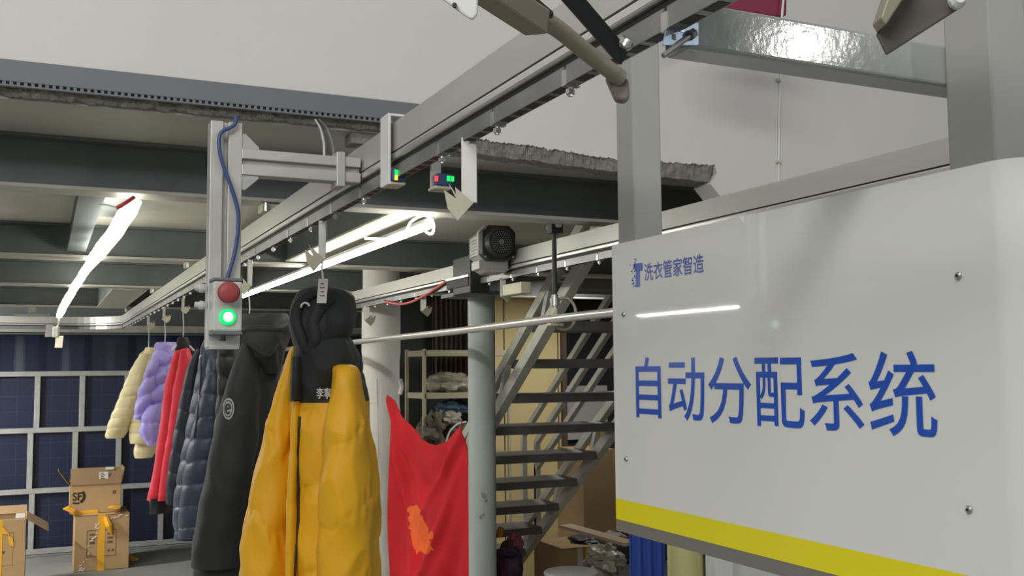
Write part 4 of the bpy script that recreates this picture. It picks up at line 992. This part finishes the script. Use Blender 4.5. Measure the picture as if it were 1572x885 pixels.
def hanger(px, py_top, py_bot, d0, label, wide=0.17):
    a, e = P(px, py_top, d=d0), P(px, py_bot, d=d0)
    t = thing('coat_hanger', e, label, 'hanger', 'wire coat hangers on the conveyor')
    pts = [a + Vector((0.0, 0.012, -0.004)), a + Vector((0, 0.008, 0.008)), a + Vector((0, -0.006, 0.004)), a + Vector((0, 0, -0.02)), a.lerp(e, 0.5) + RH * 0.003, e]
    MB().tube(pts, 0.0026, n=8, smooth_n=5).build('hook', M['white'], t, smooth=True)
    ar = (FH * 0.9 + RH * 0.3).normalized() * wide
    MB().tube([e - ar * 0.55 + Vector((0, 0, -0.055)), e - ar * 0.2 + Vector((0, 0, -0.02)), e, e + ar * 0.2 + Vector((0, 0, -0.02)), e + ar * 0.55 + Vector((0, 0, -0.055))], 0.006, n=8, smooth_n=4).build('shoulder_bar', M['white'], t, smooth=True)
    return t
def seam(bv, pts, r, name, m, par, n=5, lift=0.001):
    ps = []
    for i in range(len(pts) - 1):
        for k in range(n):
            f = k / n; h_, n_ = hit(bv, pts[i][0] + (pts[i + 1][0] - pts[i][0]) * f, pts[i][1] + (pts[i + 1][1] - pts[i][1]) * f)
            if h_ is not None: ps.append(h_ + n_ * lift)
    if len(ps) > 2: return MB().tube(ps, r, n=6).build(name, m, par, smooth=True)

# --- mustard coat with black yoke
d = depth_at(495, 345)
hanger(494, 402, 452, d, 'white hanger hook above the mustard and black coat')
ct = thing('padded_coat', P(505, 700, d=d), 'mustard padded coat with black yoke and hood, nearest on the rail', 'coat', 'garments on the near rail')
body = loft('body', [(498, 492, 0, 14, .05), (498, 506, 0, 28, .09), (501, 530, 0, 41, .115), (505, 560, 0, 47, .12), (508, 600, 0, 52, .125), (509, 650, 0, 54, .13), (512, 720, 0, 60, .135), (514, 790, 0, 65, .135), (513, 860, 0, 67, .135), (512, 930, 0, 66, .13)], d, [M['blackf'], M['mustard']], ct, quilts=3.6, qd=0.085, wr=0.015, wf=6, split=616, seed=1, nr=200, seg=84, slant=0.3, qpow=0.3, pk_=0.009)
s1 = loft('sleeve', [(528, 560, -.10, 7, .02), (529, 566, -.105, 16, .04), (532, 586, -.11, 19, .055), (532, 640, -.115, 27, .065), (531, 700, -.12, 33, .072), (532, 780, -.12, 40, .08), (530, 850, -.115, 42, .08), (527, 930, -.11, 41, .08)], d, M['mustard'], ct, quilts=3.2, qd=0.085, wr=0.014, wf=6, seed=2, slant=0.2, nr=190, seg=76, expo=2.1, qpow=0.3, pk_=0.009)
s2 = loft('sleeve', [(456, 532, .06, 6, .03), (453, 546, .06, 9, .05), (445, 590, .05, 15, .06), (433, 650, .04, 22, .065), (421, 730, .03, 29, .07), (412, 800, .02, 33, .075), (407, 868, .02, 35, .075), (403, 905, .02, 31, .07), (401, 930, .02, 31, .07)], d, M['mustard'], ct, quilts=3.0, qd=0.075, wr=0.013, wf=6.5, seed=3, slant=-0.25, nr=190, seg=76, expo=2.1, qpow=0.3, pk_=0.009)
hd = loft('hood', [(497, 442, .02, 18, .05), (497, 449, .02, 33, .08), (497, 464, .02, 42, .105), (496, 482, .01, 46, .115), (495, 500, 0, 46, .115), (492, 518, -.01, 40, .105), (485, 534, -.03, 27, .08), (480, 545, -.05, 14, .05)], d, M['blackf'], ct, wr=0.014, wf=10, seed=4, nr=60)
bvh_ = world_bvh(hd)
rim = [hit(bvh_, *p) for p in ((482, 452), (462, 468), (456, 490), (463, 515), (474, 538), (484, 520), (481, 496), (492, 474), (508, 458))]
MB().tube([p[0] + p[1] * 0.004 for p in rim if p[0]], 0.016, n=10, smooth_n=6).build('hood_rim', M['blackf'], ct, smooth=True)
h_, n_ = hit(bvh_, 470, 474); 
if h_: MB().tube([h_ + n_ * .006 + RH * (cos(a) * .011) + Vector((0, 0, sin(a) * .012)) for a in np.linspace(0.3, pi, 10)], 0.003, n=6).build('neck_loop', M['white'], ct)
h_, n_ = hit(bvh_, 478, 456)
if h_: MB().obox(h_ + n_ * .008, RH * .004, FH * .002, Vector((0, 0, .009))).build('red_label', M['redp'], ct)
bvb = world_bvh(body)
pk = loft('placket', [(456, 548, -.10, 5, .02), (456, 580, -.108, 6.5, .03), (455, 614, -.11, 7, .03)], d, M['blackf'], ct, wr=0.003, seed=5, nr=20, seg=20)
pk2 = loft('placket', [(457, 616, -.09, 7, .03), (454, 680, -.09, 7.5, .035), (451, 760, -.095, 7.5, .04), (449, 850, -.095, 8, .04), (448, 930, -.095, 8, .04)], d, M['mustard'], ct, quilts=4, qd=0.1, wr=0.004, seed=6, nr=60, seg=20)
seam(world_bvh(pk2, body), [(461, 640), (458, 700), (459, 740), (459, 800), (454, 840), (451, 900)], 0.0035, 'zip', M['black'], ct)
lg = world_bvh(body)
h_, n_ = hit(lg, 484, 609)
if h_ is not None:
    h2, _n = hit(lg, 504, 609)
    xd_ = (h2 - h_).normalized() if h2 is not None else RH
    lettering('chest_print', '李寧', M['white'], ct, h_ + n_ * 0.010 + Vector((0, 0, -0.002)), xd_, (0, 0, 1), 0.036, 0.028, 0.004, bold=0.012)
tg = thing('price_tag', P(494, 465, d=d - .12), 'white printed paper tag hanging in front of the black hood', 'tag')
q = P(495, 447, d=d - .14); MB().obox(q, RH * 0.0115 + FH * 0.003, FH * 0.0008, Vector((0.002, 0, .031))).build('card', M['label'], tg)
mb = MB()
for i in range(4): mb.obox(q + Vector((0, 0, .018 - i * .010)) - FH * .0022, RH * (.006 if i % 2 else .004), FH * .0004, Vector((0, 0, .0012)))
mb.build('print_lines', M['print'], tg)
MB().tube([P(494, 402, d=d), P(494, 420, d=d - .10), q + Vector((0, 0, .03))], 0.0015, n=6).build('string', M['white'], tg)

# --- long black coat
d = depth_at(384, 400)
hanger(382, 440, 500, d, 'white hanger hook above the long black coat')
ct = thing('long_coat', P(360, 700, d=d), 'long plain black coat with drooping hood and round grey sleeve badge', 'coat', 'garments on the near rail')
body = loft('body', [(396, 520, .03, 16, .06), (398, 545, .03, 25, .10), (398, 590, .02, 26, .11), (392, 650, .02, 30, .125), (382, 720, .01, 36, .13), (368, 790, 0, 44, .135), (356, 850, 0, 48, .135), (350, 880, 0, 48, .135)], d, M['blackf'], ct, wr=0.010, wf=7, seed=11)
s1 = loft('sleeve', [(381, 522, -.08, 5, .03), (380, 534, -.085, 9, .05), (377, 570, -.10, 18, .07), (370, 620, -.11, 26, .08), (361, 680, -.115, 32, .085), (350, 750, -.115, 34, .09), (340, 815, -.11, 36, .09), (335, 868, -.105, 35, .09)], d, M['blackf'], ct, wr=0.009, wf=7, seed=12)
hd = loft('hood', [(408, 482, .02, 30, .05), (404, 492, .01, 38, .085), (402, 508, 0, 41, .11), (400, 525, -.01, 38, .115), (406, 540, -.02, 27, .10), (413, 556, -.03, 17, .07), (418, 574, -.03, 8, .04)], d, M['blackf'], ct, wr=0.016, wf=8, seed=13)
bvh_ = world_bvh(hd)
ps = [hit(bvh_, *p) for p in ((362, 516), (378, 506), (400, 504), (424, 505), (440, 500))]
MB().tube([p[0] - p[1] * .006 for p in ps if p[0]], 0.014, n=10, smooth_n=6).build('hood_fold', M['blackf'], ct, smooth=True)
ps = [hit(bvh_, *p) for p in ((382, 528), (396, 540), (412, 548), (424, 536), (432, 520))]
MB().tube([p[0] - p[1] * .006 for p in ps if p[0]], 0.010, n=10, smooth_n=6).build('hood_fold', M['blackf'], ct, smooth=True)
bs = world_bvh(s1, body)
h_, n_ = hit(bs, 352, 628)
if h_ is not None:
    a_ = n_.cross(up).normalized(); k = d / FPX; bd = MB()
    e_ = lambda r, t: h_ + n_ * .003 + a_ * cos(t) * r * 9.5 * k + up * sin(t) * r * 15.5 * k
    T = np.linspace(0, 2 * pi, 28)[:-1]
    bg = MB().prism([e_(1, t) for t in T], n_ * .002).build('sleeve_badge', M['patch'], ct)
    MB().prism([e_(.82, t) + n_ * .0022 for t in T], n_ * .0008).build('badge_ring', M['patchd'], bg)
    mb = MB().prism([e_(.70, t) + n_ * .003 for t in T], n_ * .0008); mb.build('badge_field', M['patch'], bg)
    mb = MB(); pts = [e_(0.42, pi - t) + n_ * .0045 for t in np.linspace(-0.7, -6.1, 22)] + [e_(0.2, pi - 0.25) + n_ * .0045, e_(0.1, 0.1) + n_ * .0045, e_(0.38, -0.1) + n_ * .0045]; mb.tube(pts, 0.0042, n=6); mb.build('badge_swirl', M['patchd'], bg)

# --- black shiny jacket squeezed behind the post
d = depth_at(352, 416)
hanger(350, 440, 512, d, 'white hanger hook behind the button box')
ct = thing('padded_jacket', P(350, 600, d=d), 'shiny black padded jacket sliver between navy coat and long black coat', 'jacket', 'garments on the near rail')
loft('body', [(350, 518, .12, 6, .05), (351, 535, .12, 10, .09), (351, 580, .12, 13, .10), (350, 680, .12, 15, .11), (344, 760, .12, 16, .11)], d, M['blackn'], ct, quilts=8, qd=0.12, wr=0.01, seed=15)
loft('collar', [(350, 510, .1, 7, .05), (350, 524, .1, 8, .06)], d, M['blackn'], ct, wr=0.004, seed=16, nr=16)

# --- navy quilted long coat
d = depth_at(331, 430)
hanger(328, 450, 530, d, 'white hanger hook above the navy quilted coat')
ct = thing('quilted_coat', P(300, 680, d=d), 'long navy quilted coat with slanted stitching, behind the post', 'coat', 'garments on the near rail')
body = loft('body', [(330, 528, 0, 14, .06), (333, 542, 0, 22, .10), (333, 580, 0, 27, .12), (326, 650, 0, 33, .125), (316, 720, 0, 38, .13), (309, 780, 0, 38, .13), (305, 824, 0, 33, .125)], d, M['navy'], ct, quilts=8.5, qd=0.09, slant=0.12, wr=0.004, seed=21, nr=190, qpow=0.3, pk_=0.005)
s1 = loft('sleeve', [(334, 538, -.04, 9, .05), (337, 556, -.05, 16, .08), (335, 600, -.06, 22, .10), (327, 660, -.06, 28, .11), (317, 730, -.06, 31, .115), (310, 790, -.06, 31, .115), (306, 822, -.06, 27, .11)], d, M['navy'], ct, quilts=8.5, qd=0.09, slant=0.12, wr=0.004, seed=22, nr=190, qpow=0.3, pk_=0.005)
s2 = loft('sleeve', [(310, 536, .08, 5, .05), (304, 560, .08, 11, .07), (294, 620, .08, 16, .08), (284, 690, .08, 18, .08), (275, 740, .08, 16, .08), (271, 772, .08, 13, .07)], d, M['navyd'], ct, quilts=7.5, qd=0.07, slant=-0.2, wr=0.004, seed=23, nr=170, qpow=0.3, pk_=0.005)  # far sleeve: shade put into its darker navy
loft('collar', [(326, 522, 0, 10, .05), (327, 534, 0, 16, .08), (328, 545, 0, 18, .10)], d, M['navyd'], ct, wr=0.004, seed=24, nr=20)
seam(world_bvh(body, s1, s2), [(309, 548), (308, 590), (303, 640), (297, 680)], 0.004, 'zip', M['black'], ct)
h_, n_ = hit(world_bvh(body, s1, s2), 307, 612)
if h_ is not None: MB().obox(h_ + n_ * .005, RH * .003, FH * .002, up * .013).build('zip_pull', M['bolt'], ct)

# --- red jacket
d = depth_at(281, 463)
hanger(281, 476, 522, d, 'white hanger hook above the red jacket')
ct = thing('zip_jacket', P(262, 660, d=d), 'slim red jacket with black collar and black ribbed hem', 'jacket', 'garments on the near rail')
body = loft('body', [(281, 532, 0, 6, .05), (279, 550, 0, 10, .09), (273, 590, 0, 13, .11), (266, 650, 0, 14, .115), (257, 710, 0, 14, .115), (249, 750, 0, 14, .11), (246, 766, 0, 14, .10)], d, M['redn'], ct, wr=0.008, seed=31)
loft('sleeve', [(285, 538, -.08, 5, .05), (285, 560, -.08, 9, .06), (278, 610, -.09, 11, .07), (268, 680, -.1, 11, .07), (258, 750, -.1, 10, .06), (254, 768, -.1, 9, .05)], d, M['redn'], ct, wr=0.007, seed=32)
loft('hem_rib', [(247, 763, -.02, 13, .10), (248, 786, -.02, 13, .10)], d, M['ribk'], ct, wr=0.003, seed=33, nr=16, vf=.003)
loft('collar', [(281, 518, 0, 6, .04), (281, 528, 0, 8, .06), (279, 540, 0, 7, .07)], d, M['ribk'], ct, wr=0.003, seed=34, nr=16)
loft('collar_strap', [(273, 536, -.03, 2, .03), (271, 558, -.05, 2.2, .03)], d, M['ribk'], ct, wr=0.002, seed=35, nr=12, seg=16)

# --- lilac puffer
d = depth_at(252, 476)
hanger(253, 490, 530, d, 'white hanger hook above the lilac puffer')
ct = thing('puffer_jacket', P(245, 610, d=d), 'lilac puffer jacket with big soft baffles', 'jacket', 'garments on the near rail')
loft('body', [(256, 534, 0, 13, .07), (257, 548, 0, 17, .11), (254, 575, 0, 19, .14), (249, 610, 0, 21, .15), (244, 645, 0, 23, .15), (243, 668, 0, 22, .15), (244, 683, 0, 14, .11)], d, M['lilac'], ct, quilts=5.2, qd=0.22, slant=0.12, wr=0.011, wf=13, seed=41, nr=110, qpow=0.7)
loft('sleeve', [(241, 552, -.09, 7, .06), (236, 575, -.10, 10, .08), (230, 602, -.1, 12, .09), (223, 630, -.1, 11, .09), (217, 644, -.1, 7, .07)], d, M['lilac'], ct, quilts=3.4, qd=0.25, slant=0.2, wr=0.010, seed=42, nr=90, qpow=0.7)
loft('sleeve', [(238, 622, -.13, 9, .05), (232, 645, -.14, 12, .07), (232, 668, -.14, 11, .07), (236, 684, -.13, 8, .05)], d, M['lilac'], ct, quilts=2.3, qd=0.2, wr=0.01, seed=43, nr=50, qpow=0.7)
loft('collar', [(256, 526, 0, 13, .07), (257, 532, 0, 16, .09), (257, 546, 0, 16, .10)], d, M['lilac'], ct, wr=0.010, wf=18, seed=44, nr=24)

# --- cream jacket
d = depth_at(228, 490)
hanger(228, 500, 534, d, 'white hanger hook above the cream jacket')
ct = thing('down_jacket', P(215, 610, d=d), 'cream quilted down jacket, farthest on the rail', 'jacket', 'garments on the near rail')
loft('body', [(232, 538, 0, 8, .06), (231, 552, 0, 13, .11), (229, 580, 0, 16, .13), (225, 620, 0, 18, .14), (222, 660, 0, 18, .14), (221, 680, 0, 16, .13)], d, M['ncream'], ct, quilts=9, qd=0.1, wr=0.006, seed=51, nr=190, qpow=0.3, pk_=0.005)
loft('sleeve', [(224, 544, -.08, 6, .06), (216, 565, -.09, 11, .08), (207, 595, -.1, 15, .1), (196, 625, -.1, 16, .1), (184, 652, -.1, 15, .1), (177, 668, -.1, 13, .08), (176, 673, -.1, 11, .07)], d, M['ncream'], ct, quilts=8, qd=0.1, slant=0.15, wr=0.005, seed=52, nr=190, qpow=0.3, pk_=0.005)
loft('sleeve', [(228, 640, .1, 14, .08), (226, 668, .1, 15, .09), (223, 690, .1, 14, .09), (221, 703, .1, 12, .07)], d, M['ncream'], ct, quilts=3, qd=0.14, wr=0.006, seed=53, nr=50)
loft('collar', [(233, 534, 0, 8, .06), (233, 545, 0, 10, .08)], d, M['ncream'], ct, wr=0.004, seed=54, nr=16)

# ================================================================== NEAR, HIGH FITTINGS
lv = thing('sorting_lever', P(965, 75, d=1.25), 'tan and dark diverter levers crossing the near rail at the top', 'lever')
a, m1, e = P(735, -25, d=1.02), P(830, 42, d=1.12), P(958, 125, d=1.22)
MB().bar(a, P(826, 36, d=1.11), 0.028, 0.03, up=tuple(FH)).build('side_plate', M['barp'], lv, bevel=0.003)
MB().tube([P(815, 28, d=1.10), P(850, 40, d=1.13), P(900, 80, d=1.17), P(952, 120, d=1.21)], 0.0105, n=10, smooth_n=5).build('curved_bar', M['barp'], lv, smooth=True)
MB().prism([P(*p, d=1.21) for p in ((930, 116), (941, 107), (966, 122), (967, 150), (960, 155), (946, 153))], FH * 0.018).build('rubber_tip', M['tip'], lv, bevel=0.004)
MB().bar(P(862, -22, d=1.13), P(957, 88, d=1.25), 0.022, 0.008, up=tuple(FH)).build('dark_plate', M['black'], lv, bevel=0.002)
MB().bar(P(770, -25, d=1.06), P(838, 32, d=1.12), 0.022, 0.02, up=tuple(FH)).build('cylinder', M['black'], lv, bevel=0.004)
q = P(962, 69, d=1.235); 
mb = MB().lathe(q, -FH, [(0, .008), (.005, .008), (.007, .006), (.008, .002)], n=8); mb.lathe(P(953, 66, d=1.24), -FH, [(0, .008), (.008, .008), (.012, .004)], n=10); mb.build('bolt', M['bolt'], lv)
q = P(781, 20, d=1.085); MB().lathe(q, -FH, [(0, .008), (.006, .008), (.010, .004)], n=10).build('bolt', M['bolt'], lv)
pf = thing('deflector_plate', P(720, 10, d=1.0), 'pale pointed plate poking in at the top centre', 'plate')
MB().prism([P(*p, d=1.0) for p in ((640, -30), (735, -30), (733, 22), (726, 30), (718, 27))], FH * 0.004).build('plate', M['white'], pf, bevel=0.002)
q = P(698, 9, d=.998); MB().cyl(q, q - FH * .003, .0025, n=8).build('screw', M['aludark'], pf)
bk = thing('angle_bracket', P(1400, 30, d=0.8), 'grey folded bracket plate at the top right before the post', 'bracket')
MB().prism([P(*p, d=0.80) for p in ((1346, 52), (1362, 84), (1475, 12), (1462, -30), (1385, -30))], FH * 0.004 ).build('plate', M['shade'], bk, bevel=0.0015)
MB().prism([P(1338, 40, d=.80), P(1346, 52, d=.80), P(1400, -30, d=.80), P(1362, -30, d=.80)], FH * -0.02).build('fold', M['barp'], bk, bevel=0.0015)
q = P(1468, 2, d=.795); MB().lathe(q, -FH, [(0, .007), (.004, .007), (.008, .004)], n=12).build('white_button', M['white'], bk)
# cable with clips on the white wall, maroon bag hanging high behind the crossbeam
wc_ = thing('wall_cable', P(1196, 180, Y=WY - .004), 'thin white cable clipped vertically to the white wall', 'cable')
MB().tube([P(1199, 40, Y=WY - .004), P(1199, 95, Y=WY - .004), P(1196, 180, Y=WY - .004), P(1195, 300, Y=WY - .004)], 0.0045, n=8).build('cable', M['white'], wc_)
for py in (123, 249): q = P(1195, py, Y=WY - .006); MB().obox(q, (.009, 0, 0), (0, .007, 0), (0, 0, .005)).build('clip', M['cream'], wc_, bevel=.002)
hbg = thing('maroon_bag', P(1158, 0, Y=2.4), 'maroon plastic bag hanging high behind the crossbeam', 'bag')
pz = [P(*p, Y=2.4) for p in ((1100, -45), (1210, -45), (1210, 24), (1190, 27), (1150, 22), (1100, 16))]
MB().prism(pz, (0, 0.12, 0)).build('bag_body', M['maroon'], hbg, bevel=0.012, seg=3)
MB().tube([P(1206, -45, Y=2.385), P(1200, 30, Y=2.385)], .004, n=8).build('white_string', M['white'], hbg)
bpy.context.view_layer.update()
